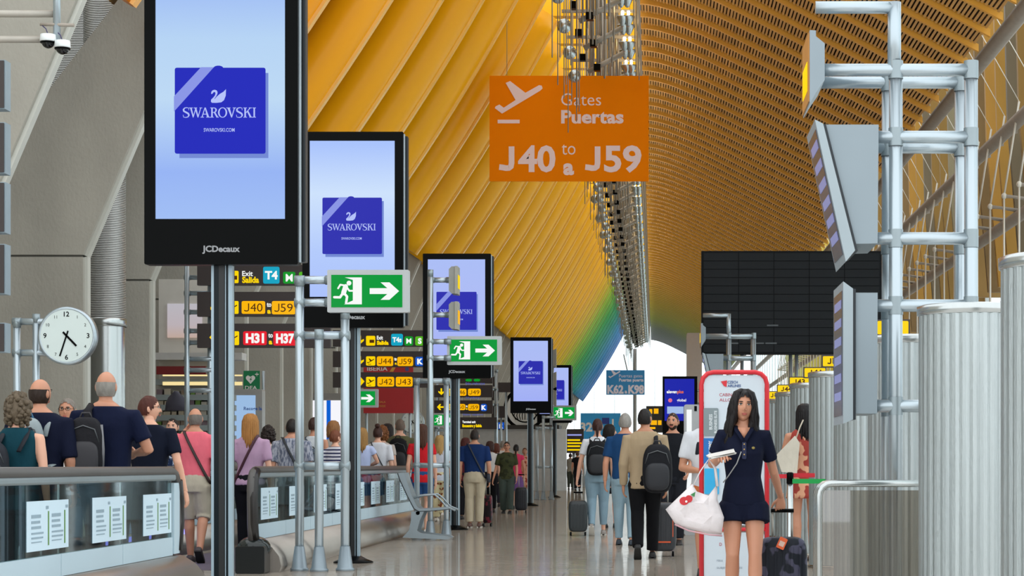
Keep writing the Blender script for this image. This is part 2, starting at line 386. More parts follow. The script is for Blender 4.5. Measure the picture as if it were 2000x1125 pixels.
brk = MB().tube([(7.66,0,CH+7.3),(8.0,0,CH+7.36)], .045, 6).mesh('bracket', GREYP)
nod = MB().ell((7.4,0,CH+5.7), (.06,.06,.07), 8, 6).mesh('node', WHITEP)
for k in range(48):
    t = thing('facade_hanger', (0, 38+1.8*k, 0), 'slender white rod hanger with grey arms below the right roof edge', 'hanger', 'rod hangers along the right facade')
    for nm, me in (('tie_rod', tie), ('stay', stay), ('drop_rod', drp), ('arm', arm), ('bracket', brk), ('node', nod)): inst(nm, me, t)
FIN = ramp_mat('fin_paint', [(0,'d98f1a'),(.3,'d79722'),(.5,'c9a52e'),(.75,'b9bd6a'),(1,'a9b3a0')], 'Y', 40, 150, .5)
FINS = [M('fin_'+c, c, .6, 0, .2, 2, stretch=(1,1,.3)) for c in ('96733a','7d6238','ac7f2e','6e6048','8e6c2e','8a8064')]
fin = MB().prism([(8.5,CH+4.4),(9.1,CH+4.4),(9.0,CH+12),(8.1,CH+12),(8.2,CH+8)], -.09, .09).mesh('facade_fin', FIN)
for k in range(44):
    me_ = fin.copy(); me_.materials[0] = FINS[(k*5+k//3) % 6] if k < 26 else FIN
    tag(inst('facade_fin', me_, None, (0, 42+1.35*k*(1+.012*k), 0)), 'ochre painted vertical fin in the row along the right facade', 'fin', 'painted fins along the right facade')
mul = MB().box(8.9, 9.0, -.04, .04, 0, CH+12).mesh('mullion', M('white_mullion', 'd5d8d8', .4, .2))
fac = struct(bpy.data.objects.new('window_1', None)); COL.objects.link(fac)
for k in range(50): inst('mullion', mul, fac, (0, 12+3.6*k, 0))
me_p = MB().box(8.94, 8.96, .05, 3.55, 0, CH+12).mesh('pane', glass('facade_glass', 'f4f8f8', .04))
for k in range(50): inst('pane', me_p, fac, (0, 12+3.6*k, 0))
for z in (2.6, 5.2): MB().box(8.88, 9.02, 12, 192, z, z+.08).build('transom', M('white_mullion', 'd5d8d8'), fac)
# ---- far end: glazed end wall
ew = struct(bpy.data.objects.new('window_2', None)); COL.objects.link(ew)
for k in range(9): MB().box(-8+2*k-.05, -8+2*k+.05, 203, 203.1, 0, 14).build('mullion', M('end_mullion', 'e2e6e8', .4), ew)
for k in range(8): MB().box(-8+2*k+.05, -6+2*k-.05, 203.04, 203.06, 3.2, 14).build('pane', glass('facade_glass', 'f4f8f8', .04), ew)
MB().box(-8, 8, 203, 203.2, 0, 3.2).build('sill_wall', M('far_wall_grey', 'a3a6a6', .7), ew)

# ---- skylight canyon: cross beams and lamps
cb = MB().rbox(-3.3, -.2, -.2, .2, CH+12.5, CH+13.4, .2, 4).mesh('cross_beam', BEAM)
can = struct(bpy.data.objects.new('trim_1', None)); COL.objects.link(can)
for k in range(NB): inst('cross_beam', cb, can, (0, 27.2+BP*k, 0))
BALL = M('satin_lamp_metal', 'b9c3c4', .25, .85, .05)
ball = MB().ell((0,0,0), (.155,.155,.155), 20, 14).mesh('ball_lamp', BALL)
rodm = M('grey_rod_paint', '9c978c', .45, .3, .08)
WARM = E('lamp_glow', 'ffdca0', 45)
dish = MB().lathe([(.02,-.19),(.05,-.16),(.14,.02),(.14,.04),(.1,.03)], n=12).mesh('dish_lamp', BALL)
bulb = MB().lathe([(.03,.02),(.03,.16),(.01,.17)], n=6).mesh('bulb', WARM)
armm = MB().tube([(-1.6,0,CH+9.4),(-.75,0,CH+9.85)], .06, 8).mesh('arm', rodm)
barm = MB().box(-2.1,-.45,-.03,.03,CH+10.2,CH+10.27).mesh('crossbar', rodm)
gear = MB().box(-1.46,-1.30,-.1,.1,CH+9.42,CH+9.58).mesh('control_gear', BLACKM)
for k in range(45):
    y = 40.6+2.8*k; ry = random.Random(k)
    t = thing('lamp_cluster', (0, y, 0), 'cluster of ball lamp, dish reflectors and hanging rods in the roof slot', 'lamp', 'lamp clusters in the skylight slot')
    inst('ball_lamp', ball, t, (-1.92, 0, CH+9.3))
    if k > 4 and k % 2: inst('ball_lamp', ball, t, (-2.1, .4, CH+9.32))
    for j in range(12):
        x = (-2.05,-1.86,-1.77,-1.62,-1.54,-1.46,-1.38,-1.29,-1.2,-1.12,-1.03,-.95)[j]+ry.uniform(-.03,.03); zl = CH+(7.9+.15*j+ry.uniform(-.3,.3) if j < 3 else 9.32+ry.uniform(0,.2))
        yy = ry.uniform(-.6,.6); r = .013 if j < 3 else .023
        MB().tube([(x,yy,zl),(x,yy,CH+12.6)], r, 5).build('rod', rodm, t)
    inst('arm', armm, t); inst('crossbar', barm, t); inst('control_gear', gear, t); inst('control_gear', gear, t, (-.35, .3, .3))
    for j in range(4):
        d_ = inst('dish_lamp', dish, t, (-.72+.13*(j % 2), -.45+.9*(j//2), CH+9.98)); inst('bulb', bulb, d_)
    for xx, yy in ((-.45, 0), (-.38, .5)): MB().tube([(xx,yy,CH+9.3),(xx,yy,CH+12.4)], .012, 5).build('rod', rodm, t)
# ================================================================ SCREENS, SIGNS, STANDS
WHT = E('lit_white', 'f4f6f4', 1.0); YEL = E('lit_yellow', 'ffd800', .95); AMB = E('lit_amber', 'ffb900', .95); GRN = E('lit_green', '00a03c', .85)
CYA = E('lit_cyan', '12a9c9', .9); MGR = E('lit_metro_green', '0c9a28', .9); SGR = E('lit_suburb_green', '56b81e', .9); KBL = E('lit_blue', '0a55c8', .9); REDL = E('lit_red', 'ee1c2e', .9); BRN = E('lit_dark_text', '6a3d08', .5)
SIGNB = M('sign_brown', '332a28', .5, 0, .08, 5); SIGNG = M('sign_grey_case', 'aeb2b2', .45, .3, .05)
PRW = M('print_white', 'e6e2de', .6, 0, .03)

def stroke(mb, pts, w, y, mi=0, th=.003, cap=True):
    for i in range(len(pts)-1):
        a = Vector(pts[i]); b = Vector(pts[i+1]); d = (b-a)
        if d.length < 1e-6: continue
        n = Vector((-d.y, d.x)).normalized(); wa = (w[i] if hasattr(w, '__len__') else w)/2; wb = (w[i+1] if hasattr(w, '__len__') else w)/2
        mb.prism([tuple(a+n*wa), tuple(a-n*wa), tuple(b-n*wb), tuple(b+n*wb)], y-th, y, mi)
        if cap: disc(mb, b.x, b.y, y, wb, mi, th, 8)
    if cap: disc(mb, pts[0][0], pts[0][1], y, (w[0] if hasattr(w, '__len__') else w)/2, mi, th, 8)

# ---- serif capitals of the jewellery advert
def serif_word(mb, x, z, y, w, h, mi=0):
    lay = [('S',.0,.10),('W',.095,.265),('A',.25,.375),('R',.38,.49),('O',.485,.61),('V',.60,.73),('S',.725,.825),('K',.83,.945),('I',.955,1.0)]
    for ch, a, b in lay:
        W_ = (b-a)*w; X = x+a*w
        def P(u, v): return (X+u*W_, z+v*h)
        def poly(*pts): mb.prism([P(*q) for q in pts], y-.002, y, mi)
        sf = lambda u0, u1, v: poly((u0,v-.03),(u1,v-.03),(u1,v+.03),(u0,v+.03))
        if ch == 'I': poly((.28,0),(.72,0),(.72,1),(.28,1)); sf(0,1,.03); sf(0,1,.97)
        elif ch == 'K':
            poly((.12,0),(.30,0),(.30,1),(.12,1)); sf(0,.42,.03); sf(0,.42,.97); poly((.3,.42),(.3,.52),(.78,1),(.9,1)); poly((.42,.60),(.56,.70),(1.0,0),(.78,0)); sf(.64,1.0,.97); sf(.7,1.1,.03)
        elif ch == 'V': poly((.08,1),(.32,1),(.58,.16),(.5,0)); poly((.5,0),(.58,.0),(.9,1),(.8,1)); sf(-.02,.42,.97); sf(.66,1.02,.97)
        elif ch == 'A': poly((.5,1),(.42,1),(.08,0),(.18,0)); poly((.42,1),(.54,1),(.93,0),(.7,0)); poly((.25,.3),(.75,.3),(.75,.37),(.25,.37)); sf(-.02,.34,.03); sf(.6,1.05,.03)
        elif ch == 'W':
            poly((.05,1),(.18,1),(.34,.15),(.28,0)); poly((.28,0),(.33,0),(.55,.9),(.5,1)); poly((.42,1),(.55,1),(.72,.15),(.66,0)); poly((.66,0),(.72,0),(.95,1),(.89,1)); sf(-.02,.28,.97); sf(.36,.62,.97); sf(.82,1.03,.97)
        elif ch == 'R':
            poly((.12,0),(.30,0),(.30,1),(.12,1)); sf(0,.42,.03); sf(0,.36,.97)
            stroke(mb, [P(.3,.965),P(.52,.965),P(.68,.88),P(.72,.75),P(.66,.60),P(.5,.52),P(.3,.51)], [q*h for q in (.07,.07,.12,.17,.12,.07,.07)], y, mi, .002)
            poly((.42,.52),(.6,.55),(1.0,0),(.78,0)); sf(.74,1.05,.03)
        elif ch == 'O':
            n = 24; A = []; B = []
            for k in range(n):
                t = 2*pi*k/n; A.append(Vector((X+W_*(.5+.5*cos(t)), y-.002, z+h*(.5+.52*sin(t))))); B.append(Vector((X+W_*(.5+.33*cos(t)), y-.002, z+h*(.5+.45*sin(t)))))
            mb.loft([A, B], mi, caps=False, smooth=False)
        elif ch == 'S':
            pts = [(.88,.74),(.86,.95),(.6,1.0),(.3,.95),(.16,.80),(.2,.64),(.5,.52),(.8,.4),(.9,.24),(.78,.06),(.48,0),(.16,.04),(.1,.26)]
            stroke(mb, [P(*q) for q in pts], [q*h for q in (.04,.05,.07,.09,.15,.16,.17,.17,.15,.09,.07,.05,.04)], y, mi, .002)
SWAN = [(770,240),(767,320),(745,378),(710,405),(650,412),(592,411),(580,397),(582,372),(610,345),(630,320),(638,297),(635,281),(625,273),(612,279),(600,295),(586,301),(582,290),(588,268),(605,252),(630,247),(652,255),(663,275),(661,300),(645,328),(622,362),(627,365),(655,332),(692,300),(737,273)]

SCRBG = ramp_mat('screen_sky_blue', [(0,'a8c8ff'),(.25,'9abaff'),(.55,'c4e2ff'),(.8,'bcdcff'),(1,'a4c4ff')], 'Z', 2.8, 4.6, .3, emit=.88)
SCRBG2 = ramp_mat('screen_pale_blue', [(0,'a9c0ff'),(.35,'b4ccff'),(.7,'cfe4ff'),(1,'a9c4ff')], 'Z', 2.8, 4.6, .3, emit=.95)
SCRBG3 = ramp_mat('screen_lilac_blue', [(0,'a8b6ff'),(.5,'b4c2ff'),(1,'b0c4ff')], 'Z', 2.8, 4.6, .3, emit=.9)
BOXB = E('advert_box_blue', '1420c8', .8); BOXB2 = E('advert_box_violet', '2a2cb8', .85); RIB = E('advert_ribbon', '8f9cf0', .85); SHAD = E('advert_shadow', '7d96e8', .75); LOGO = E('advert_logo', 'b8c6ff', .9)
def ad_screen(d, xl, xr, yb, H, polex, bg, boxm, label, z0=0):
    w = (xr-xl)*d/F; zb = pz(yb, d); X = px((xl+xr)/2, d); t = thing('advertising_screen', (X, d, 0), label, 'screen', 'advertising screens on dark posts')
    case = MB(); case.rbox(-w/2, w/2, -.02, .10, zb, zb+H, .012, 2); case.build('case', BLACKM, t)
    MB().rbox(-w/2-.0, w/2+.035, .10, .20, zb+.03, zb+H-.03, .01, 2).build('back_case', M('case_back', '1c2226', .35, .3), t)
    MB().box(w/2+.001, w/2+.012, .02, .06, zb+.02, zb+H-.02).build('edge_strip', ALU, t)
    sl, sr = -w/2+.075*w, w/2-.085*w; lw = sr-sl; sb = zb+.157*H; st = zb+H-.047*H
    scr = MB().box(sl, sr, -.026, -.02, sb, st).build('display', bg, t)
    bx0, bx1 = sl+.150*lw, sl+.852*lw; bz0, bz1 = sb+.503*lw, sb+1.168*lw; bw = bx1-bx0; bh = bz1-bz0
    im = MB()
    im.prism([(bx0+.05*bw,bz0-.05*bh),(bx1+.03*bw,bz0-.05*bh),(bx1+.03*bw,bz1-.06*bh),(bx0+.05*bw,bz1-.06*bh)], -.029, -.027, 1)
    im.rbox(bx0, bx1, -.032, -.029, bz0, bz1, .02*bw, 2, 0)
    im.prism([(bx0-.008*bw,bz0+.49*bh),(bx0-.008*bw,bz0+.665*bh),(bx0+.29*bw,bz1+.005*bh),(bx0+.43*bw,bz1+.005*bh)], -.035, -.032, 2)
    disc(im, bx0+.48*bw, bz1-.005*bh, -.030, .055*bw, 0, .001, 14, .03*bh)
    im.build('advert_picture', [boxm, SHAD, RIB], scr)
    lg = MB(); u0, v0 = bx0+.40*bw, bz0+.59*bh; sc = .17*bw/195.
    lg.prism([(u0+(p[0]-580)*sc, v0+(412-p[1])*sc) for p in SWAN], -.037, -.035)
    serif_word(lg, bx0+.085*bw, bz0+.42*bh, -.035, .81*bw, .115*bh)
    text(lg, 'SWAROVSKI.COM', bx0+.49*bw, bz0+.255*bh, -.035, .042*bh, .34*bw, .01)
    lg.build('advert_lettering', LOGO, scr)
    tb = MB(); text(tb, 'JCDecaux', .0, zb+.044*H, -.021, .02*H, .245*w, .035); tb.build('maker_lettering', E('maker_white', 'c9ced2', .55), t)
    pxx = px(polex, d+.12)-X; ph = .075
    pm = MB(); pm.rbox(pxx-ph, pxx+ph, .07, .17, 0, zb+.2, .03, 3); pm.build('post', DARKP, t)
    MB().box(pxx-ph*.28, pxx+ph*.28, .062, .07, .02, zb).build('post_groove', M('post_groove_black', '05080a', .4), t)
    PE = M('post_edge_alu', '93a6b0', .4, .2)
    for e0, e1 in ((.66, 1.04), (-1.04, -.78), (.34, .42)): MB().box(pxx+ph*e0, pxx+ph*e1, .064, .13, .02, zb).build('post_edge', PE, t)
    MB().lathe([(.22,0),(.22,.012),(.15,.04),(.09,.075)], (pxx, .12, 0), 20).build('foot', BLACKM, t)
    return t
ad_screen(15.2, 283, 583, 517, 2.15, 436, SCRBG, BOXB, 'largest advertising screen showing a blue gift box, nearest on a dark post')
ad_screen(22.5, 591, 788, 640, 2.15, 690, SCRBG2, BOXB2, 'second advertising screen from the left, behind the near exit sign')
ad_screen(34.0, 826, 959, 739, 2.07, 889, SCRBG3, BOXB2, 'third advertising screen with two small signal boxes in front of it')
ad_screen(54.0, 997, 1077, 807, 2.0, 1036, SCRBG3, BOXB2, 'fourth advertising screen standing left of the walking crowd')
ad_screen(68.0, 1049, 1116, 826, 1.92, 1083, SCRBG3, BOXB2, 'farthest advertising screen half hidden behind the fourth one')

# ---- tube stands
def tubes(t, X, d, posts, bars, r=.045, foot=True, nfoot=10):
    """posts: (px, y_top, y_bottom or None, dy)   bars: (px0, px1, y, dy)"""
    for xx, y0, y1, dy in posts:
        x = px(xx, d)-X; zt = pz(y0, d); zb = 0.0 if y1 is None else pz(y1, d)
        p = MB().tube([(x, dy, zb), (x, dy, zt)], r, 12).build('post', ALU, t)
        if y1 is None and foot: MB().lathe([(.095,0),(.095,.025),(.082,.03),(.05,.25)], (x, dy, 0), 14).build('foot', M('foot_alu', '87939a', .4, .6), p)
        MB().lathe([(r*1.06,-.0),(r*1.06,.10)], (x, dy, zt-.1), 12).build('cap', ALU2, p)
    for x0, x1, yy, dy in bars:
        z = pz(yy, d); b = MB().tube([(px(x0, d)-X, dy, z), (px(x1, d)-X, dy, z)], r*.92, 12).build('crossbar', ALU, t)
        for q in (x0, x1): MB().tube([(px(q, d)-X-.05, dy, z), (px(q, d)-X+.05, dy, z)], r*1.06, 12).build('joint', ALU2, b)
def exit_face(t, cx, cz, w, h, y):
    MB().box(cx-w/2, cx+w/2, y-.005, y, cz-h/2, cz+h/2).build('green_panel', GRN, t)
    def Q(a, b): return (cx-w/2+w*(a-375)/443., cz+h/2-h*(b-645)/223.)
    k = w/443.; m = MB(); yy = y-.006
    m.prism([Q(510,680),Q(460,663),Q(566,663),Q(566,848),Q(455,848),Q(510,822)], yy-.003, yy)
    c = Q(486,702); disc(m, c[0], c[1], yy, 15*k, 0, .003, 14)
    stroke(m, [Q(465,725),Q(452,770)], 30*k, yy); stroke(m, [Q(472,730),Q(488,755),Q(508,755)], 11*k, yy)
    stroke(m, [Q(458,718),Q(432,713),Q(418,738)], 11*k, yy); stroke(m, [Q(456,772),Q(474,795),Q(468,838)], 15*k, yy); stroke(m, [Q(447,772),Q(430,800),Q(394,799)], 15*k, yy)
    m.build('running_figure', WHT, t)
    a = MB(); a.prism([Q(615,737),Q(725,737),Q(683,697),Q(738,697),Q(798,757),Q(738,817),Q(683,817),Q(725,777),Q(615,777)], yy-.003, yy); a.build('arrow', WHT, t)
def exit_box(t, x0, x1, y0, y1, d, X, dy=-.06, depth=.10):
    a, b, c, e = px(x0, d)-X, px(x1, d)-X, pz(y1, d), pz(y0, d); w = b-a; h = e-c
    bx = MB().rbox(a, b, dy, dy+depth, c, e, .012, 2).build('sign_box', SIGNG, t)
    exit_face(bx, (a+b)/2-.015*w, (c+e)/2, w*.87, h*.76, dy-.001)
# near exit stand
d = 20.9; X = px(630, d); t = thing('exit_sign_stand', (X, d, 0), 'nearest aluminium tube stand carrying a green running man exit sign', 'exit sign')
tubes(t, X, d, [(585,540,None,0),(627,645,None,-.12),(674,604,None,0)], [(585,645,547,0),(585,645,591,0),(585,674,655,0),(585,674,910,0)])
exit_box(t, 641, 800, 528, 611, d, X)
# second exit stand with two small signal boxes
d = 30.4; X = px(842, d); t = thing('exit_sign_stand', (X, d, 0), 'second tube stand with green exit sign in front of the third advertising screen', 'exit sign')
tubes(t, X, d, [(812,738,None,.15),(842,528,None,-.1),(870,738,None,.15)], [(812,870,743,.15),(842,876,668,-.1),(842,876,700,-.1),(842,878,547,0),(842,878,615,0),(812,870,909,.15)], r=.042)
exit_box(t, 874, 980, 657, 713, d, X)
for yy, lb in ((548,'a'),(617,'b')):
    z = pz(yy, d); x = px(886, d)-X
    MB().prism([(x-.06,z-.16),(x-.02,z-.2),(x+.03,z-.2),(x+.03,z+.2),(x-.02,z+.2),(x-.06,z+.16)], -.12, .22).build('signal_box', M('signal_grey', '8e8f88', .5, .2), t)
    f = MB().box(x+.03, x+.07, -.14, .24, z-.205, z+.205).build('signal_frame', M('signal_frame_grey', '9b9a90', .5, .2), t)
    pm = MB()
    for q in range(3): pm.box(x+.072, x+.078, -.08+.1*q, -.02+.1*q, z-.12, z+.08)
    pm.build('signal_light', AMB if yy > 600 else YEL, f)
# small exit signs further off
d = 41.0; X = px(720, d); t = thing('exit_sign_stand', (X, d, 0), 'green exit arrow sign peeking out right of the second dark post', 'exit sign')
tubes(t, X, d, [(690,760,None,.1)], [(680,700,775,.1)], r=.04); exit_box(t, 671, 739, 760, 796, d, X)
d = 52.0; X = px(866, d); t = thing('exit_sign_stand', (X, d, 0), 'small green exit sign behind the second tube stand', 'exit sign')
tubes(t, X, d, [(852,830,None,0),(880,830,None,0)], [(852,880,840,0)], r=.04); exit_box(t, 846, 888, 807, 834, d, X)
d = 64.0; X = px(1070, d); t = thing('exit_sign_stand', (X, d, 0), 'farthest green exit sign on tubes beside the fifth advertising screen', 'exit sign')
tubes(t, X, d, [(1049,833,None,0),(1062,812,None,-.2),(1077,833,None,0)], [(1049,1077,836,0),(1049,1077,912,0)], r=.045); exit_box(t, 1079, 1126, 792, 821, d, X)
MB().tube([(px(1062,d)-X,-.2,pz(815,d)),(px(1085,d)-X,-.05,pz(815,d))], .04, 10).build('crossbar', ALU, t)
for yy in (700, 745, 775):
    z = pz(yy, d); x = px(1083, d)-X; MB().prism([(x-.12,z-.22),(x+.06,z-.3),(x+.06,z+.3),(x-.12,z+.22)], -.1, .1).build('signal_box', M('signal_grey', '8e8f88'), t)
MB().tube([(px(1076,d)-X,0,pz(830,d)),(px(1080,d)-X,0,pz(690,d))], .045, 10).build('post', ALU, t)

# ---- way-finding rows
def row(t, X, d, x0, x1, y0, y1, items, dy=0):
    b = MB().box(px(x0, d)-X, px(x1, d)-X, dy, dy+.12, pz(y1, d), pz(y0, d)).build('sign_panel', SIGNB, t); f = dy-.001
    gx = lambda v: px(v, d)-X
    gz = lambda v: pz(v, d)
    k = d/F
    for it in items:
        q = it[0]
        if q == 'arr': m = MB(); arrow(m, gx(it[1]), gz(it[2]), f, it[3]*k, it[4], 0, .24); m.build('arrow', YEL, b)
        elif q == 'box':
            _, a, c, e, g, mat, txt, tm, th, bold = it
            p = MB().rbox(gx(a), gx(c), f-.004, f, gz(g), gz(e), 3*k, 2).build('tile', mat, b)
            if txt: m = MB(); text(m, txt, gx((a+c)/2), gz((e+g)/2+th/2), f-.005, th*k, (c-a)*k*.78 if len(txt) > 1 else None, bold); m.build('tile_lettering', tm, p)
        elif q == 'plane':
            _, a, c, e, g = it
            p = MB().rbox(gx(a), gx(c), f-.004, f, gz(g), gz(e), 2*k, 2).build('tile', YEL, b); m = MB(); aircraft(m, gx((a+c)/2), gz((e+g)/2), f-.005, (c-a)*k*.75, 0, .002)
            m.box(gx(a+(c-a)*.2), gx(a+(c-a)*.55), f-.007, f-.005, gz(g-3), gz(g-2)); m.build('departure_mark', BRN, p)
        elif q == 'door':
            _, a, c, e, g = it
            p = MB().rbox(gx(a), gx(c), f-.004, f, gz(g), gz(e), 2*k, 2).build('tile', YEL, b)
            MB().box(gx(a+(c-a)*.38), gx(a+(c-a)*.88), f-.006, f-.004, gz(e+(g-e)*.72), gz(e+(g-e)*.40)).build('exit_mark', BRN, p)
        elif q == 'txt':
            _, a, yb, txt, mat, h, w, bold = it
            m = MB(); text(m, txt, gx(a), gz(yb), f-.002, h*k, w*k if w else None, bold, left=True); m.build('lettering', mat, b)
    return b
# first set, d 33
d = 33.0; X = px(480, d); t = thing('wayfinding_sign', (X, d, 0), 'dark three-row direction sign with gates J40 to J59 and H31 to H37', 'sign')
tubes(t, X, d, [(361,470,None,.15),(405,470,None,.2)], [(361,430,y,.18) for y in (540,571,608,645,668,700,722,762)], r=.042)
row(t, X, d, 385, 645, 517, 557, [('arr',424,543,24,-90),('door',443,466,529,553),('txt',473,539,'Exit',WHT,9.5,None,.02),('txt',473,552,'Salida',YEL,11,33,.04),
  ('box',514,546,521,554,CYA,'T4',WHT,15,.04),('txt',518,528,'Terminal',WHT,5,25,.02),('txt',536,550,'s',WHT,11,None,.03),('box',553,577,531,554,MGR,'M',WHT,14,.02),('box',584,606,531,554,SGR,'S',WHT,14,.05)])
row(t, X, d, 385, 645, 570, 618, [('arr',422,602,24,-90),('plane',443,466,588,613),('box',472,518,588,613,AMB,'J40',BRN,16,.0),('txt',521,599,'to',WHT,9,9,.03),('txt',522,612,'a',YEL,9,7,.05),('box',531,577,588,614,AMB,'J59',BRN,16,.0)])
row(t, X, d, 385, 645, 632, 679, [('arr',422,659,26,180),('plane',444,467,647,674),('box',475,521,647,674,REDL,'H31',WHT,17,.05),('txt',524,659,'to',WHT,9,9,.03),('txt',525,672,'a',YEL,9,7,.05),('box',534,580,647,675,REDL,'H37',WHT,17,.05)])
# second set, d 46
d = 46.0; X = px(765, d); t = thing('wayfinding_sign', (X, d, 0), 'dark direction sign with gates J44 to J59, J42 and J43', 'sign')
tubes(t, X, d, [(668,600,None,.2),(835,600,None,.2)], [(668,835,y,.2) for y in (662,703,741)], r=.05)
row(t, X, d, 650, 845, 645, 677, [('arr',703,664,17,-90),('door',715,733,656,675),('txt',736,663,'Exit',WHT,7,12,.03),('txt',736,673,'Salida',YEL,7,23,.06),('box',764,787,652,675,CYA,'T4s',WHT,9,.04),('txt',766,657,'Terminal',WHT,4,18,.02),('box',790,807,657,675,MGR,'M',WHT,10,.02),('box',811,829,657,675,SGR,'S',WHT,10,.05)])
row(t, X, d, 650, 845, 686, 717, [('arr',703,704,17,-90),('plane',715,733,696,714),('box',736,768,696,715,AMB,'J44',BRN,11,.0),('txt',770,704,'to',WHT,6,5,.05),('txt',771,713,'a',YEL,6,4,.08),('box',776,807,697,715,AMB,'J59',BRN,11,.0),('box',811,830,697,715,KBL,'K',WHT,10,.06)])
row(t, X, d, 650, 845, 727, 757, [('arr',703,745,18,0),('plane',715,733,736,755),('box',737,770,736,755,AMB,'J42',BRN,11,.0),('box',773,806,736,755,AMB,'J43',BRN,11,.0)])
# third set, d 62
d = 62.0; X = px(905, d); t = thing('wayfinding_sign', (X, d, 0), 'dark direction sign with gates J49 and J59 behind the third dark post', 'sign')
tubes(t, X, d, [(853,720,None,.3),(968,720,None,.3)], [(853,968,y,.3) for y in (760,790,822)], r=.05)
MU = E('lit_lilac_text', '6f78c8', .6)
row(t, X, d, 848, 962, 724, 749, [('box',876,886,740,745,AMB,'',None,0,0),('box',909,922,740,745,MGR,'',None,0,0),('box',925,938,740,745,MGR,'',None,0,0),('txt',909,751,'Salas embarque',MU,4,38,.03)])
row(t, X, d, 848, 962, 752, 776, [('arr',862,765,13,-90),('plane',875,886,759,773),('box',888,911,759,773,AMB,'J46',BRN,8,0),('box',914,939,759,773,AMB,'J49',BRN,8,0),('txt',910,778,'Sala embarque',MU,3,28,.03)])
row(t, X, d, 848, 962, 782, 808, [('arr',860,795,13,180),('plane',875,885,789,801),('box',888,909,789,801,AMB,'J50',BRN,7,0),('txt',910,795,'to',WHT,4,3,.05),('txt',910,800,'a',YEL,4,3,.05),('box',914,936,789,802,AMB,'J59',BRN,7,0),('box',939,951,789,803,KBL,'K',WHT,8,.06),('txt',904,811,'Salas espera',MU,3,40,.03)])
row(t, X, d, 882, 970, 815, 838, [('txt',903,826,'Terminal exit',WHT,4,26,.05),('txt',903,834,'Encuentro y Salida',YEL,5,38,.06)])
# stepped dark sign backs beyond it
for d, x0, x1, y0, y1, lb in ((66.5,962,972,733,755,'small dark sign back stepping up beside the third direction sign'),(67.6,972,1004,747,766,'dark sign back left of the fourth advertising screen'),(68.7,960,974,758,782,'dark sign back between two stepped sign backs'),(69.8,960,974,788,815,'narrow dark sign back beside the blue K tile'),(70.9,970,986,793,816,'dark sign back above the lowest stepped sign'),(72.0,968,985,820,840,'lowest dark sign back carrying a tiny blue K tile')):
    t = thing('dark_sign', (px((x0+x1)/2, d), d, 0), lb, 'sign', 'stepped dark sign backs'); w = (x1-x0)*d/F/2
    MB().box(-w, w, 0, .12, pz(y1, d), pz(y0, d)).build('panel', SIGNB, t)
    MB().tube([(0,.16,0),(0,.16,pz(y0,d))], .04, 8).build('post', ALU, t)
    if y0 == 820: p = MB().box(-.05, .14, -.01, 0, pz(838,d), pz(825,d)).build('tile', KBL, t); m = MB(); text(m, 'K', .045, pz(836,d), -.012, 7*d/F, None, .05); m.build('tile_lettering', WHT, p)

# ---- orange hanging gate banner
d = 49.8; k = d/F; X = px(1111.5, d); t = thing('hanging_gate_sign', (X, d, pz(354, d)), 'large orange hanging sign reading Gates Puertas J40 to J59', 'sign'); zb = pz(354, d)
g = lambda x: px(x, d)-X
h = lambda y: pz(y, d)-zb
OR = M('banner_orange', 'ff8a00', .6, 0, .03, 2, spec=.05); PRP = M('banner_print', 'fbe4e4', .6, 0, .02, spec=.05)
MB().box(g(956), g(1267), 0, .05, h(354), h(148)).build('banner', OR, t)
m = MB(); aircraft(m, g(1014), h(192), -.002, 88*k, 0, .01); m.box(g(972), g(1015), -.012, -.002, h(241), h(234)); m.build('departure_mark', PRP, t)
for s_, x_, y_, h_, w_, b_ in (('Gates',1096,206,24,78,-.004),('Puertas',1096,240,24,122,.035),('J40',975,334,48,110,.03),('J59',1143,334,48,110,.03),('to',1097,302,26,27,-.004),('a',1100,340,29,21,.045)):
    m = MB(); text(m, s_, g(x_), h(y_), -.004, h_*k, w_*k, b_, left=True); m.build('lettering', PRP, t)
for xx in (990, 1230): MB().tube([(g(xx),.02,h(148)),(g(xx),.02,CH+12.7-zb)], .008, 5).build('wire', rodm, t)
# ---- far blue gate banner
d = 176.0; k = d/F; X = px(1221.5, d); zb = pz(771, d); t = thing('hanging_gate_sign', (X, d, zb), 'small blue hanging sign reading K62 to K98 at the far window', 'sign')
g = lambda x: px(x, d)-X
h = lambda y: pz(y, d)-zb
MB().box(g(1184), g(1259), 0, .05, h(771), h(723)).build('banner', M('banner_blue', '3d8fc0', .5, 0, .03), t)
m = MB(); aircraft(m, g(1200), h(731), -.004, 22*k, 0, .01); text(m, 'Puertas gates', g(1209), h(737), -.004, 6*k, 46*k, 0, left=True); text(m, 'Puertas puerta', g(1209), h(745), -.004, 6*k, 48*k, .03, left=True)
text(m, 'K62', g(1186), h(768), -.004, 15*k, 32*k, .05, left=True); text(m, 'a', g(1220), h(768), -.004, 7*k, 5*k, .04, left=True); text(m, 'K98', g(1227), h(768), -.004, 15*k, 31*k, .05, left=True); m.build('lettering', PRP, t)
MB().tube([(g(1239),.1,h(723)),(g(1239),.1,h(690))], .12, 8).build('hanger', GREYP, t)
MB().tube([(g(1225),.1,h(723)),(g(1218),.1,h(692))], .05, 6).build('hanger', GREYP, t)
tag(MB().tube([(px(1240,180),180,0),(px(1240,180),180,CH+10.2)], .16, 10).build('slim_mast', GREYP), 'slim grey mast standing behind the blue hanging sign', 'mast')
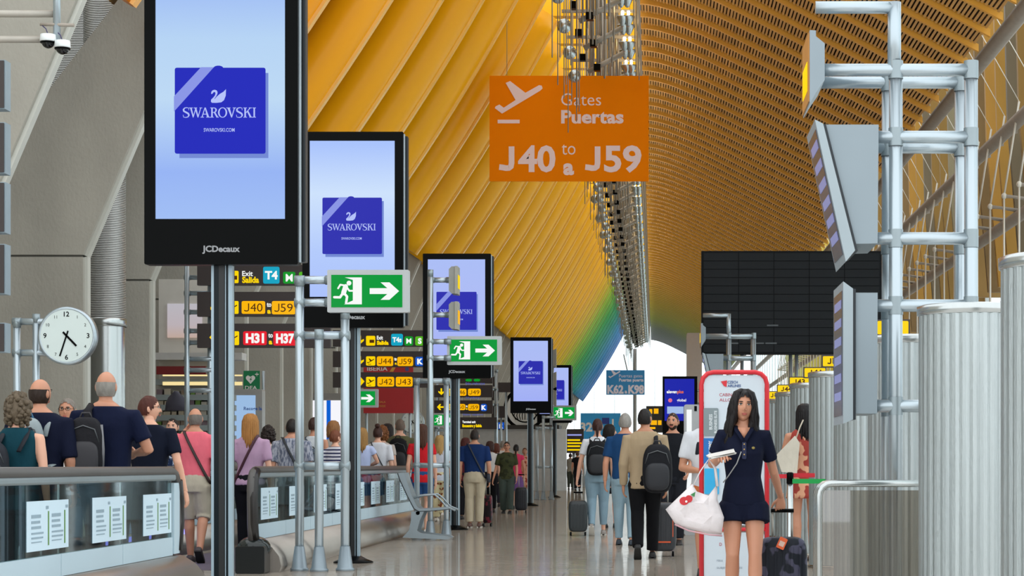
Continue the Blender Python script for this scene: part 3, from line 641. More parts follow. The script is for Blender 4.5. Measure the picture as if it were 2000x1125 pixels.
# ================================================================ EQUIPMENT AND FURNITURE
# ---- perforated steel drums on the right
def drum_mesh():
    n = 96; sh = MB(); pr = [(0,.03),(0,.06),(0,.7),(0,1.4),(0,1.97),(0,2.0)]
    sh.loft([[Vector(((.325-(.007 if k % 3 == 0 else 0))*cos(2*pi*k/n), (.325-(.007 if k % 3 == 0 else 0))*sin(2*pi*k/n), z)) for k in range(n)] for _, z in pr], smooth=False); return sh
PERF = M('perforated_steel', 'a9b1b1', .3, .8, .22, 5, .35, 60, (7,7,.25))
me_sh = drum_mesh().mesh('perforated_shell', PERF)
me_rim = MB().lathe([(.315,1.99),(.335,2.0),(.338,2.05),(.31,2.06),(.05,2.055)], n=40).mesh('rim', STEEL)
me_pl = MB().lathe([(.34,0),(.34,.025),(.31,.028),(.3,.035)], n=32).mesh('plinth', M('mirror_steel', '9a948a', .12, .95, .03, 3))
DY = [9.6+3.0*k for k in range(0, 17)]
for i, y in enumerate(DY):
    nth = ('nearest', 'second', 'third', 'fourth', 'fifth', 'sixth', 'seventh', 'eighth', 'ninth', 'tenth', 'eleventh', 'twelfth', 'thirteenth', 'fourteenth', 'fifteenth', 'sixteenth', 'farthest')
    lb = f'tall perforated steel drum, {nth[i]} from the camera in the right row'
    t = thing('steel_drum', (1.95, y, 0), lb, 'drum', 'perforated steel drums along the right')
    inst('perforated_shell', me_sh, t); inst('rim', me_rim, t); inst('plinth', me_pl, t)
# ---- small yellow gate signs on the drums
for i, (di, txt) in enumerate(((3,'J41'),(5,'J42'),(6,'J41'),(7,'J43'),(8,'J44'),(9,'J45'))):
    y = DY[di]-.1
    t = thing('gate_number_sign', (2.15, y, 2.055), f'small yellow lit gate number sign on top of the {("fourth","sixth","seventh","eighth","ninth","tenth")[i]} steel drum', 'sign', 'gate number signs on the drums')
    MB().tube([(0,.02,0),(0,.02,.2)], .015, 8).build('stem', BLACKM, t)
    MB().box(-.155, .155, 0, .05, .19, .34).build('case', SIGNB, t); MB().rbox(-.14, .14, -.006, 0, .205, .325, .01, 2).build('lit_face', YEL, t)
    m = MB(); text(m, txt, 0, .23, -.008, .07, .17, .03); m.build('lettering', BRN, t)

# ---- signal frames of the right side
def right_frame(X0, d0, label, near=True):
    t = thing('signal_frame', (X0, d0, 0), label, 'signal frame', 'tube frames with angled monitors'); S = 294.0
    g = lambda x: (x-1750)/S
    h = lambda y: CH+(VY-y)/S
    def post(x, y0, zb, dy):
        p = MB().tube([(g(x),dy,zb),(g(x),dy,h(y0))], .045, 12).build('post', ALU, t)
        for z in (137, 268, 466, 597, 793):
            if y0 < z and h(z) > zb: MB().lathe([(.049,-.06),(.049,.06)], (g(x),dy,h(z)), 12, caps=False).build('joint', ALU2, p)
    def bar(x0, x1, y, dy): MB().tube([(g(x0),dy,h(y)),(g(x1),dy,h(y))], .042, 12).build('crossbar', ALU, t)
    post(1747, 5, h(137), .0); post(1750, 128, 0, 0); post(1750, 128, 0, .45); post(1897, 124, 0, 0); post(1897, 124, 0, .45)
    bar(1593, 1750, 15, 0); bar(1608, 1900, 137, 0); bar(1608, 1900, 137, .45); bar(1712, 1900, 268, 0); bar(1712, 1900, 268, .45); bar(1708, 1900, 466, 0); bar(1708, 1900, 597, 0); bar(1708, 1900, 793, 0)
    MG = M('monitor_grey', '87949b', .5, .1, .05, 3); MS = M('monitor_slab', '97a3a8', .4, .3, .05)
    P = lambda pts: [(g(a), h(b)) for a, b in pts]
    b = MB().prism(P([(1581,62),(1593,63),(1593,74),(1610,88),(1610,159),(1593,184),(1581,205)]), -.05, .55).build('flag_sign', MG, t)
    f = MB().box(g(1581)-.008, g(1581), -.03, .53, h(200), h(66)).build('flag_face', M('flag_orange_face', 'b9803c', .5), b)
    MB().box(g(1581)-.012, g(1581)-.008, .05, .45, h(175), h(118)).build('flag_lettering', YEL, f)
    DK = M('monitor_seam', '1c242a', .5); LED = E('monitor_led', '9aa4e0', .55)
    for body, slab, nm in (([(1608,246),(1715,246),(1713,477),(1669,478)], [(1590,238),(1606,246),(1668,492),(1650,514)], 'angled'), ([(1668,573),(1713,573),(1712,808),(1668,808)], [(1645,552),(1664,566),(1664,820),(1645,828)], 'upright')):
        mb_ = MB().prism(P(body), -.05, .6).build('monitor_body', MG, t)
        sl = MB().prism(P(slab), -.09, .64).build('monitor_slab', MS, mb_)
        a = Vector(P([slab[0]])[0]); c = Vector(P([slab[3]])[0]); n_ = Vector((-(a-c).y, (a-c).x)).normalized()*.004; n_ = n_ if n_.x < 0 else -n_
        a2 = a.lerp(c, .06); c2 = a.lerp(c, .94); sc_ = MB().prism([tuple(a2), tuple(c2), tuple(c2+n_), tuple(a2+n_)], -.03, .58).build('monitor_screen', M('screen_dark', '3a4050', .2), sl)
        for q in range(6):
            u, v = a.lerp(c, .12+.13*q), a.lerp(c, .18+.13*q); MB().prism([tuple(u+n_), tuple(v+n_), tuple(v+n_*1.6), tuple(u+n_*1.6)], .02, .5).build('screen_line', LED, sc_)
        s0, s1 = Vector(P([slab[1]])[0]), Vector(P([slab[2]])[0]); MB().prism([tuple(s0), tuple(s1), tuple(s1+Vector((.02,0))), tuple(s0+Vector((.02,0)))], -.07, .62).build('seam', DK, mb_)
    return t
right_frame(1.60, 13.6, 'large aluminium tube frame with angled monitors at the right, nearest')
right_frame(1.51, 41.6, 'middle aluminium tube frame in front of the black departure board')
right_frame(1.44, 72.0, 'farthest aluminium tube frame left of the white baggage gauge')
# dark red hanging flag above the near frame
tag(MB().prism([(px(1675,48),pz(2,48)),(px(1797,48),pz(52,48)),(px(1797,48),pz(-40,48)),(px(1675,48),pz(-40,48))], 48, 48.05).build('hanging_flag', M('flag_red', '8e1c22', .7, 0, .08, 4)), 'dark red hanging flag at the top above the near tube frame', 'flag')

# ---- bent steel handrail
t = thing('handrail', (px(1600,13.2), 13.2, 0), 'bent stainless steel handrail in front of the steel drums', 'handrail')
for j, dy in enumerate((0, .12, .24)):
    x1 = px(1830, 13.2)-px(1600, 13.2) if j == 0 else px(1812, 13.2)-px(1600, 13.2); z = .96; q = .08
    pts = [(.0,dy,0),(.0,dy,z-q)]+[(q-q*cos(a),dy,z-q+q*sin(a)) for a in (pi/8, pi/4, 3*pi/8, pi/2)]+[(x1-.1,dy,z)]
    MB().tube(pts, .022, 10).build('rail_tube', STEEL, t)
MB().tube([(.7,.12,0),(.7,.12,.95)], .02, 8).build('support', STEEL, t)
MB().box(.03, .72, .115, .125, .06, .915).build('glass_infill', glass('infill_glass', 'd8d0c6', .12, .02), t)
# ---- belt barriers
for x, y, z0, lb in ((1543, 19.8, .95, 'slim steel belt barrier post with red and green belts beside the drums'),):
    X = px(x, y); t = thing('belt_barrier', (X, y, 0), lb, 'barrier')
    MB().lathe([(.16,0),(.16,.02),(.04,.04),(.03,.05),(.03,.92)], n=16).build('post', STEEL, t); MB().lathe([(.035,.9),(.035,1.0),(.02,1.01)], n=12).build('head', BLACKM, t)
    MB().box(.03, .24, -.01, -.005, .96, 1.0).build('red_belt', M('belt_red', 'c8202e', .6), t)
    MB().box(-.26, -.03, -.01, -.005, .95, .99).build('red_belt', M('belt_red', 'c8202e', .6), t)
    MB().box(.02, .34, -.045, -.04, .90, .945).build('green_belt', M('belt_green', '0f9a46', .6), t)

# ---- departure board (rear view, black)
d = 45.0; X = px(1546, d); t = thing('departure_board', (X, d, 0), 'large black departure board on posts above the steel drums', 'board')
x0, x1, z0, z1 = px(1370,d)-X, px(1722,d)-X, pz(692,d), pz(490,d)
MB().box(x0, x1, .02, .3, z0, z1).build('case', M('board_black', '0c0f12', .5, 0, .1, spec=.12), t)
BM = M('board_module', '15191c', .45, 0, .15, 3, spec=.15); w = (x1-x0-.08)/5; hh = (z1-z0-.08)/12
mod = MB().box(.008, w-.008, 0, .02, .008, hh-.008).mesh('module', BM)
for i in range(5):
    for j in range(12): inst('module', mod, t, (x0+.04+w*i, 0, z0+.04+hh*j))
for x, y in ((1420,669),(1470,669),(1498,634),(1495,669)): MB().box(px(x,d)-X, px(x+22,d)-X, -.006, 0, pz(y+3,d), pz(y,d)).build('label_strip', M('board_label', '4d5458', .6), t)
for xx in (1545, 1557, 1450, 1660): MB().tube([(px(xx,d)-X,.2,0),(px(xx,d)-X,.2,z0+.1)], .04, 10).build('post', ALU, t)

# ---- baggage gauge with red tube frame
d = 15.6; k = d/F; X = px(1435, d); t = thing('baggage_gauge', (X, d, 0), 'white cabin baggage gauge board in a red tube frame behind the walking woman', 'gauge')
g = lambda x: px(x, d)-X
h = lambda y: pz(y, d)
RED = M('gauge_red', 'cf1f2c', .35, 0, .05); GW = M('gauge_white', 'c9d3da', .5, 0, .03, 2)
def rtube(x0, x1, z0, z1, r, c, mat, nm):
    pts = [(x0,0,z0)]+[(x0+c-c*cos(a),0,z1-c+c*sin(a)) for a in (0,pi/6,pi/3,pi/2)]+[(x1-c+c*sin(a),0,z1-c+c*cos(a)) for a in (0,pi/6,pi/3,pi/2)]+[(x1,0,z0)]
    MB().tube(pts, r, 10).build(nm, mat, t)
rtube(g(1370), g(1498), 0, h(727), .018, .09, RED, 'red_frame')
MB().tube([(g(1370),0,h(1034)),(g(1498),0,h(1034))], .015, 8).build('red_crossbar', RED, t)
MB().rbox(g(1375), g(1493), .0, .03, h(1026), h(733), .05, 4).build('upper_board', GW, t); MB().rbox(g(1375), g(1493), .0, .03, .04, h(1040), .02, 2).build('lower_board', GW, t)
p = MB().rbox(g(1374), g(1403), -.01, 0, h(851), h(797), .01, 2).build('grey_tile', M('tile_grey', '7d8a8d', .5), t)
def vtext(par, s, x, z, hh, w, mat, bold=.02):
    m = MB(); M4 = Matrix.Translation((x, -.012, z)) @ Matrix.Rotation(R(-90), 4, 'Y'); text(m, s, 0, 0, 0, hh, w, bold, mat=M4); m.build('lettering', mat, par)
vtext(p, 'BUSINESS', g(1391), h(824), 6*k, 30*k, M('gauge_text_white', 'dfe6e8', .6)); vtext(p, 'BUSINESS ELITE', g(1400), h(824), 5*k, 44*k, M('gauge_text_white', 'dfe6e8', .6))
p = MB().box(g(1374), g(1402), -.01, 0, h(905), h(856)).build('blue_tile', M('tile_blue', '1668b0', .5), t); vtext(p, 'ECONOMY', g(1391), h(880), 7*k, 38*k, M('gauge_text_white', 'dfe6e8', .6))
MB().box(g(1376), g(1404), -.012, 0, h(965), h(915)).build('cyan_tile', M('tile_cyan', '2aa6d8', .5), t)
m = MB(); m.prism([(g(1408),h(745)),(g(1420),h(743)),(g(1419),h(756)),(g(1414),h(754))], -.006, 0); m.build('logo_mark', RED, t)
m = MB(); text(m, 'CZECH', g(1421), h(749), -.002, 5*k, 20*k, .03, left=True); text(m, 'AIRLINES', g(1421), h(756), -.002, 5*k, 26*k, .03, left=True); m.build('airline_lettering', M('gauge_text_blue', '3c5a8c', .6), t)
for s_, y_, w_ in (('CABIN BAGGAGE',774,66),('ALLOWANCE',784,58),('D',1066,5)): m = MB(); text(m, s_, g(1405), h(y_), -.002, 6*k, w_*k, .01, left=True); m.build('lettering', M('gauge_text_red', 'b8626e', .6), t)
m = MB(); text(m, 'MAX', g(1406), h(1097), -.002, 4*k, 12*k, 0); text(m, 'SUBJECT TO SIZE', g(1425), h(1111), -.002, 4*k, 50*k, 0); m.build('small_lettering', M('gauge_text_grey', '8d9aa6', .6), t)

# ---- moving walkway
RUB = M('handrail_rubber', '4a4744', .45, 0, .1, 5); RUBK = M('handrail_black', '17120f', .35, 0, .1); SKIRT = M('skirt_blue_white', 'b9ced8', .4, .1, .04, 1.5); PLN = M('plinth_steel', '938c84', .3, .75, .08, 3, .05, 20)
GL = glass('balustrade_glass', 'c3d2d0', .22, .03); NOTE = M('notice_white', 'c6dbe6', .6, 0, .03); NTX = M('notice_text_grey', '8aa0ac', .7); NGR = M('notice_green', '5a8a3c', .6)
def balustrade(X, y0, y1, label, side=1, newel_near=False, newel_far=False, notes=()):
    t = thing('walkway_balustrade', (X, y0, 0), label, 'balustrade', 'moving walkway balustrades'); L = y1-y0; s = side
    prof = [(.0,0),(.24,0),(.26,.06),(.24,.16),(.17,.25),(.06,.32),(.0,.33),(-.06,.33),(-.06,0)]
    e1 = L+(.35 if newel_far else 0)
    MB().loft([[Vector((s*a, y, b)) for a, b in prof] for y in (0, e1-.15)]+[[Vector((s*a*.8, e1-.03, b*.93)) for a, b in prof]], smooth=True).build('plinth', PLN, t)
    n = max(1, round(L/1.6))
    for i in range(n): MB().box(-.02, .02, L*i/n+.006, L*(i+1)/n-.006, .33, .48).build('skirt_panel', SKIRT, t)
    for i in range(n): MB().box(-.007, .007, L*i/n+.006, L*(i+1)/n-.006, .48, .955).build('glass_pane', GL, t)
    MB().rbox(-.045, .045, 0, L, .95, 1.0, .015, 2).build('rail_base', ALU2, t)
    pts = [(0,0,1.025),(0,L,1.025)]
    if newel_far: pts += [(0,L+.03+.22*sin(a),.80+.225*cos(a)) for a in (pi/6,pi/3,pi/2)]+[(0,L+.24,.55),(0,L+.2,.36)]
    if newel_near: pts = [(0,-.12,.16),(0,-.2,.5),(0,-.22,.75)]+[(0,-.02-.2*sin(a),.83+.195*cos(a)) for a in (pi/2,pi/3,pi/6)]+pts
    MB().tube(pts, (.048,.03) if False else .042, 8).build('handrail', RUBK if newel_near and L < 2 else RUB, t)
    if newel_far: MB().box(-.025, .03, L, L+.2, .34, .93).build('end_panel', SKIRT, t); MB().tube([(.02,L+.2,.36),(.02,L+.26,.6),(.02,L+.25,.8),(.02,L+.2,.95)], .035, 8).build('handrail_return', RUBK, t)
    if newel_near:
        MB().tube([(.02,-.1,.2),(.02,-.2,.5),(.02,-.22,.75),(.02,-.17,.93),(.02,-.05,1.02)], .05, 8).build('handrail_return', RUBK, t)
        MB().ell((.0,-.05,.24), (.17,.2,.13), 16, 10).build('entry_dome', M('dome_black', '1a201f', .12, .2), t); MB().rbox(-.14, .15, -.3, .1, 0, .27, .02, 2).build('entry_box', M('box_black', '101414', .3, .1), t)
    for a, b in notes:
        nt_ = MB().box(s*.009, s*.012, a, b, .52, .845).build('notice', NOTE, t); w = b-a
        m = MB()
        for u in (.10, .58):
            for v0, v1, ww in ((.735,.765,.22),(.70,.725,.2),(.665,.69,.22),(.63,.65,.28),(.60,.62,.27),(.575,.59,.24)): m.box(s*.013, s*.014, a+w*u, a+w*(u+ww), v0, v1-.008)
            m.box(s*.013, s*.014, a+w*(u+.34), a+w*(u+.40), .79, .81)
        m.build('notice_print', NTX, nt_)
        for u in (.50, .90): MB().box(s*.013, s*.014, a+w*u-.012, a+w*u+.012, .55, .775).build('green_line', NGR, nt_)
    return t
NA = [(0,.0)]
balustrade(-4.02, 9.0, 17.0, 'near walkway balustrade with white notices, ending left of the nearest dark post', 1, False, True, [(c-9, c-9+.93) for c in (11.55, 13.07, 14.6, 16.05)])
balustrade(-4.02, 20.6, 35.0, 'long moving walkway balustrade with black newel starting beside the dark post', 1, True, False, [(.25+1.62*i, .25+1.62*i+.93) for i in range(9)])
balustrade(-5.75, 9.0, 17.3, 'far side balustrade behind the travellers on the near walkway', 1, False, True)
balustrade(-5.75, 21.0, 35.0, 'far side balustrade behind the travellers on the second walkway', 1, True, False)
MB().box(.27, .31, -.9, 3.0, .28, .33).build('light_strip', E('violet_led', '8f8cff', 2.2), [o for o in COL.objects if o.name.startswith('walkway_balustrade')][-1])
tag(MB().box(-5.46, -4.1, 9, 17.0, .0005, .004).build('walkway_belt', M('belt_grey_violet', '575060', .6, 0, .1, 8)), 'grey violet moving belt of the near walkway', 'walkway belt')
tag(MB().box(-5.46, -4.1, 21, 35, .0005, .004).build('walkway_belt', M('belt_grey_violet', '575060', .6)), 'grey violet moving belt of the second walkway', 'walkway belt')

# ---- bench
d = 29.3; X = px(830, d); t = thing('waiting_bench', (X, d, 0), 'silver airport bench seen from its end beside the second exit stand', 'bench'); k = d/F
q = lambda pts: [(px(700+a*.2, d)-X, pz(850+b*.2, d)) for a, b in pts]
SH = M('bench_shell', '8f999e', .35, .6, .06, 4); BK = M('bench_edge', '12161a', .5)
legp = q([(515,745),(640,745),(600,830),(572,930),(610,955),(860,985),(900,1005),(850,1018),(430,1000),(492,930),(512,840)])
back = [(385,370),(410,440),(480,590),(545,715),(590,742),(700,738),(880,722)]; top = [(880,700),(700,715),(600,718),(575,700),(520,590),(470,450),(450,365)]
for i in range(1): MB().prism(q(back+top), .55*i+.01, .55*i+.53).build('seat_shell', SH, t)
for i in range(1): MB().prism(q(back+[(880,728),(700,744),(588,749),(538,720),(472,594),(402,444),(378,372)]), .55*i, .55*i+.54).build('shell_edge', BK, t)
for y in (.0, .5): MB().prism(legp, y, y+.06).build('leg', SH, t)
MB().tube([tuple((a, 0.03, b)) for a, b in q([(540,615),(600,588),(740,580),(790,620),(860,700),(945,735)])], .014, 8).build('armrest', SH, t)
MB().tube([tuple((a, .52, b)) for a, b in q([(540,615),(600,588),(740,580),(790,620),(860,700),(945,735)])], .014, 8).build('armrest', SH, t)
MB().tube([(q([(580,760)])[0][0],.0,q([(580,760)])[0][1]),(q([(580,760)])[0][0],.55,q([(580,760)])[0][1])], .03, 8).build('beam', SH, t)

# ---- clocks
def clock(cx, cy, d, label, posts, bars):
    X = px(cx, d); Z = pz(cy, d); t = thing('station_clock', (X, d, 0), label, 'clock', 'round clocks on tube stands'); r = .345
    tubes(t, X, d, posts, bars, r=.045)
    body = MB(); n = 40; body.loft([[Vector((q_*cos(2*pi*k/n), y, Z+q_*sin(2*pi*k/n))) for k in range(n)] for q_, y in ((.3,.1),(r,.08),(r,-.03),(r*.93,-.05),(r*.9,-.04))]); body.build('rim', ALU, t)
    f = MB(); disc(f, 0, Z, -.041, r*.9, 0, .003, 40); face = f.build('dial', M('clock_dial', 'd5e2de', .4, 0, .03), t)
    for hh in range(1, 13):
        m = MB(); a = pi/2-hh*pi/6; big = hh in (3, 6, 9, 12); text(m, str(hh), r*.74*cos(a), Z+r*.74*sin(a)-(.028 if big else .018), -.046, .056 if big else .036, None, .02 if big else 0); m.build('numeral', BLACKM, face)
    for ang, L, w, nm in ((-46, .17, .024, 'hour_hand'), (-108, .255, .018, 'minute_hand')):
        a = R(ang); m = MB(); stroke(m, [(-.06*cos(a), Z-.06*sin(a)), (L*cos(a), Z+L*sin(a))], w, -.048, cap=False); m.build(nm, BLACKM, face)
clock(132, 656, 24.3, 'round white clock at the left in front of a concrete pier', [(28,622,None,.1),(66,612,None,.1)], [(28,100,627,.1),(28,100,688,.1)])
clock(806, 824, 60, 'small round clock below the red banner', [(790,800,None,.12)], [])

# ---- security cameras on a tube
d = 23.0; X = px(111, d); t = thing('security_camera_pole', (X, d, 0), 'hanging tube with two white dome security cameras at top left', 'security camera')
zt = pz(-140, d)
MB().tube([(0,0,pz(84,d)),(0,0,zt)], .042, 12).build('drop_tube', ALU, t)
for yy in (25, 75): MB().tube([(px(-180,d)-X,.05,pz(yy,d)),(0,.05,pz(yy,d))], .04, 10).build('crossbar', M('beige_tube', 'b3ada2', .5, .3), t)
MB().tube([(px(-180,d)-X,.05,0),(px(-180,d)-X,.05,zt)], .045, 10).build('post', ALU, t)
MB().tube([(-.18,-.02,pz(48,d)),(.2,-.02,pz(50,d))], .02, 8).build('bracket', GREYP, t)
for xx, yy in ((97,82),(125,94)):
    x, z = px(xx,d)-X, pz(yy,d); c = MB().lathe([(.03,.075),(.085,.07),(.09,.0),(.086,-.01)], (x,-.06,z), 20).build('camera_housing', M('camera_white', 'dfe3e2', .35), t)
    MB().ell((x,-.06,z-.01), (.075,.075,.075), 16, 10).build('dome', M('camera_dome', '0c0e10', .1, 0, .05), c); MB().lathe([(.087,-.012),(.089,-.02),(.08,-.03)], (x,-.06,z), 20).build('ring', BLACKM, c)
    MB().tube([(x,-.06,z+.07),(x-.03,-.04,z+.14),(x-.1,-.02,z+.2)], .006, 6).build('cable', M('cable_violet', '3c3560', .5), t)

# ---- stack of screens cut by the left frame edge
d = 19.0; X = px(-40, d); t = thing('sign_tower', (X, d, 0), 'tower of dark sign boxes cut off by the left picture edge', 'sign')
MB().tube([(0,.1,0),(0,.1,pz(40,d))], .05, 12).build('post', ALU, t)
for y0, y1 in ((118,210),(240,336),(357,452),(478,572),(632,686)):
    b = MB().box(px(-110,d)-X, px(7,d)-X, 0, .02, pz(y1,d), pz(y0,d)).build('sign_panel', SIGNB, t); MB().box(px(-112,d)-X, px(9,d)-X, .02, .18, pz(y1+2,d), pz(y0-2,d)).build('sign_case', M('case_grey_blue', '8b9aa2', .5, .1), b)

# ---- shop shelving between piers
d = 34.6; X = px(350, d); t = thing('shop_shelving', (X, d, 0), 'shop shelving with lit grey shelves behind the young man', 'shelving')
g = lambda x: px(x, d)-X
h = lambda y: pz(y, d)
MB().box(g(296), g(445), .5, .55, 0, h(540)).build('back_wall', M('shop_back', 'cfcac0', .7, 0, .08), t)
MB().box(g(296), g(470), .1, .5, h(702), h(688)).build('canopy', M('shop_canopy', 'c9c7c2', .5), t)
MB().box(g(314), g(382), .46, .5, h(656), h(589)).build('lit_panel', ramp_mat('shop_pink_panel', [(0,'d8b8a4'),(.4,'d2c6cc'),(1,'cfcdd6')], 'Z', 3.2, 3.9, .4, emit=.75), t)
MB().box(g(304), g(400), .05, .1, h(731), h(715)).build('red_fascia', M('shop_red', '7c1c1c', .6), t)
for y in (742, 772, 792, 812, 832, 852): MB().box(g(298), g(450), .15, .5, h(y+9), h(y-2)).build('shelf', M('shelf_grey', '8d9694', .6), t)
for y in (731, 745): MB().box(g(314), g(470), .13, .15, h(y+(3 if y == 731 else 7)), h(y)).build('shelf_light', E('shelf_warm', 'f5dfa0', 1.0), t)
rb = random.Random(5)
for y in (772, 792, 812, 832):
    x = 300
    while x < 440:
        w = rb.uniform(6, 14); hh = rb.uniform(6, 12); c = rb.choice(['b8b0a0','8f7a68','c9b9a0','6c8f3c','a39a96','7d6a70'])
        MB().box(g(x), g(x+w), .2, .34, h(y-2), h(y-2-hh)).build('product', M('product_'+c, c, .6), t); x += w+rb.uniform(1, 5)
jk = MB(); jk.loft([[Vector((px(344,34.1)+a*cos(2*pi*q_/14), 34.1+.09*sin(2*pi*q_/14), pz(y_,34.1))) for q_ in range(14)] for y_, a in ((764,.03),(768,.06),(776,.13),(786,.17),(802,.19))]); tag(jk.build('hanging_jacket', M('jacket_charcoal', '4a4854', .8, 0, .1, 8)), 'charcoal jacket hanging in front of the shop shelves', 'jacket')
# ---- defibrillator sign and information totem
d = 38.0; X = px(482, d); t = thing('information_totem', (X, d, 0), 'grey information totem with pale blue display below the defibrillator sign', 'totem')
g = lambda x: px(x, d)-X
h = lambda y: pz(y, d)
MB().rbox(g(452), g(512), 0, .3, 0, h(760), .03, 2).build('body', M('totem_grey', 'a9a9a6', .4, .3), t); MB().box(g(456), g(499), -.01, 0, h(900), h(772)).build('display', E('totem_screen', 'a9cdf6', .8), t)
m = MB(); text(m, 'Recoge la', g(494), h(801), -.012, .06, None, .02); m.build('display_lettering', E('totem_text', '3c5a9a', .6), t)
t = thing('defibrillator_sign', (px(504,d), d+.45, 0), 'green defibrillator sign with heart and letters DEA', 'sign'); X = px(504, d)
MB().box(g(488)-.15*0, g(520), 0, .03, h(762), h(722)).build('panel', M('dea_green', '0f7a4a', .5), t).location.x = px(482,d)-X
o_ = px(482,d)-X
m = MB(); cx, cz = g(502)+o_, h(740); k = d/F
m.prism([(cx,cz-8*k),(cx-9*k,cz+2*k),(cx-9*k,cz+6*k),(cx-5*k,cz+9*k),(cx,cz+6*k),(cx+5*k,cz+9*k),(cx+9*k,cz+6*k),(cx+9*k,cz+2*k)], -.006, -.001); m.build('heart', PRW, t)
m = MB(); m.prism([(cx+1*k,cz+5*k),(cx-2*k,cz),(cx+1*k,cz),(cx-1*k,cz-5*k),(cx+3*k,cz+2*k),(cx,cz+2*k),(cx+3*k,cz+5*k)], -.009, -.006); m.build('bolt', M('dea_green', '0f7a4a'), t)
m = MB(); m.box(g(511)+o_, g(518)+o_, -.006, -.001, h(730), h(728)); m.box(g(513)+o_+.01, g(516)+o_-.01, -.006, -.001, h(733), h(725)); m.build('cross', PRW, t)
m = MB(); text(m, 'DEA', cx+1*k, h(759), -.003, 7*k, 24*k, .02); m.build('lettering', PRW, t)
MB().tube([(0,.08,0),(0,.08,h(722))], .03, 8).build('post', ALU, t)
# ---- light box with blue stripe
d = 50.0; X = px(630, d); t = thing('light_box', (X, d, 0), 'white backlit panel with a blue stripe behind the near exit stand', 'light box')
g = lambda x: px(x, d)-X
h = lambda y: pz(y, d)
MB().box(g(572), g(690), 0, .3, 0, h(768)).build('case', M('lightbox_grey', '8f8d88', .5), t); MB().box(g(590), g(672), -.012, 0, h(880), h(782)).build('lit_panel', E('lightbox_white', 'f4f4fa', 1.0), t)
MB().box(g(638), g(646), -.018, -.012, h(880), h(782)).build('blue_stripe', E('lightbox_blue', '0a64d8', .9), t); MB().box(g(590), g(594), -.018, -.012, h(880), h(782)).build('yellow_stripe', E('lightbox_yellow', 'f2c860', .9), t)
m = MB(); text(m, '5', g(642), h(842), -.02, .1, None, .03); m.build('lettering', WHT, t)
# ---- red airline banner
d = 57.0; X = px(758, d); t = thing('airline_banner', (X, d, 0), 'dark red airline banner reading IBERIA below the gate rows', 'banner'); k = d/F
g = lambda x: px(x, d)-X
h = lambda y: pz(y, d)
MB().box(g(710), g(807), 0, .06, h(807), h(714)).build('panel', M('iberia_red', 'b4282c', .6, 0, .05), t)
m = MB(); text(m, 'IBERIA', g(717), h(724), -.003, 8*k, 40*k, .02, left=True); m.build('lettering', PRW, t)
m = MB(); m.prism([(g(761),h(726)),(g(768),h(726)),(g(773),h(717)),(g(766),h(717))], -.006, 0); m.build('gold_mark', M('iberia_gold', 'd8a040', .5), t)
m = MB(); disc(m, g(795), h(721), 0, 4*k, 0, .006); m.build('blue_mark', M('alliance_blue', '3c4a90', .5), t)
m = MB(); text(m, 'SALA', g(741), h(787), -.003, 4*k, 12*k, 0, left=True); text(m, 'VELAZQUEZ', g(741), h(795), -.003, 4*k, 12*k, 0, left=True); m.build('small_lettering', M('iberia_gold', 'd8a040'), t)
for xx in (715, 800): MB().tube([(g(xx),.09,0),(g(xx),.09,h(714))], .04, 8).build('post', ALU, t)
# ---- coffee kiosk with round sign
d = 86.0; X = px(1010, d); t = thing('coffee_kiosk', (X, d, 0), 'grey coffee kiosk with a round black and white sign on its roof', 'kiosk'); k = d/F
g = lambda x: px(x, d)-X
h = lambda y: pz(y, d)
MB().box(g(930), g(1088), 0, 2.5, 0, h(838)).build('body', M('kiosk_grey', 'a8a8a6', .6), t); MB().box(g(925), g(1092), -.1, 2.5, h(838), h(830)).build('roof_edge', M('kiosk_dark', '2a2624', .6), t)
MB().box(g(1088), g(1106), -.1, .5, 0, h(838)).build('pilaster', M('kiosk_white', 'c9cfd2', .5), t)
CX, CZ = g(1025), h(798); n = 36
m = MB(); disc(m, CX, CZ, .2, 42*k, 0, .08, n); m.build('sign_disc', M('kiosk_sign_white', 'd0d0cc', .6), t)
m = MB(); ring(m, CX, CZ, .11, 36*k, 42*k, 0, n); ring(m, CX, CZ, .11, 25*k, 27.5*k, 0, n); m.build('sign_ring', BLACKM, t)
m = MB()
for q_ in range(-4, 5): stroke(m, [(CX+q_*4.6*k, CZ-4*k), (CX+q_*5.4*k, CZ-14*k), (CX+q_*4.4*k, CZ-22*k)], 1.6*k, .11, cap=False)
m.build('sign_waves', BLACKM, t)
# ---- far grey column, blue screen, boards
tag(MB().rbox(px(1341,120), px(1371,120), 120, 121, 0, pz(650,120), .1, 3).build('grey_column', M('column_plaster', 'b9aea8', .8, 0, .06)), 'pale grey square column left of the departure board', 'column')
d = 62.0; X = px(1328, d); t = thing('advertising_display', (X, d, 0), 'deep blue advertising display standing right of the far window', 'screen'); k = d/F
g = lambda x: px(x, d)-X
h = lambda y: pz(y, d)
MB().box(g(1294), g(1362), 0, .2, 0, h(735)).build('case', BLACKM, t); MB().box(g(1298), g(1356), -.01, 0, h(822), h(740)).build('display', E('display_blue', '1a24b4', .85), t)
m = MB(); text(m, 'eleven', g(1302), h(768), -.012, 6*k, 20*k, .03, left=True); text(m, 'global', g(1322), h(784), -.012, 5*k, 18*k, .02, left=True); m.build('lettering', WHT, t)
m = MB(); text(m, 'plus', g(1323), h(768), -.012, 6*k, 12*k, .03, left=True); m.build('orange_lettering', E('display_orange', 'f07020', .9), t)
MB().box(g(1303), g(1335), -.016, -.01, h(808), h(794)).build('pale_panel', E('display_pale', 'a9c4f0', .9), t)
m = MB(); disc(m, g(1309), h(782), -.011, 4*k); m.build('pink_mark', E('display_pink', 'e87090', .9), t)
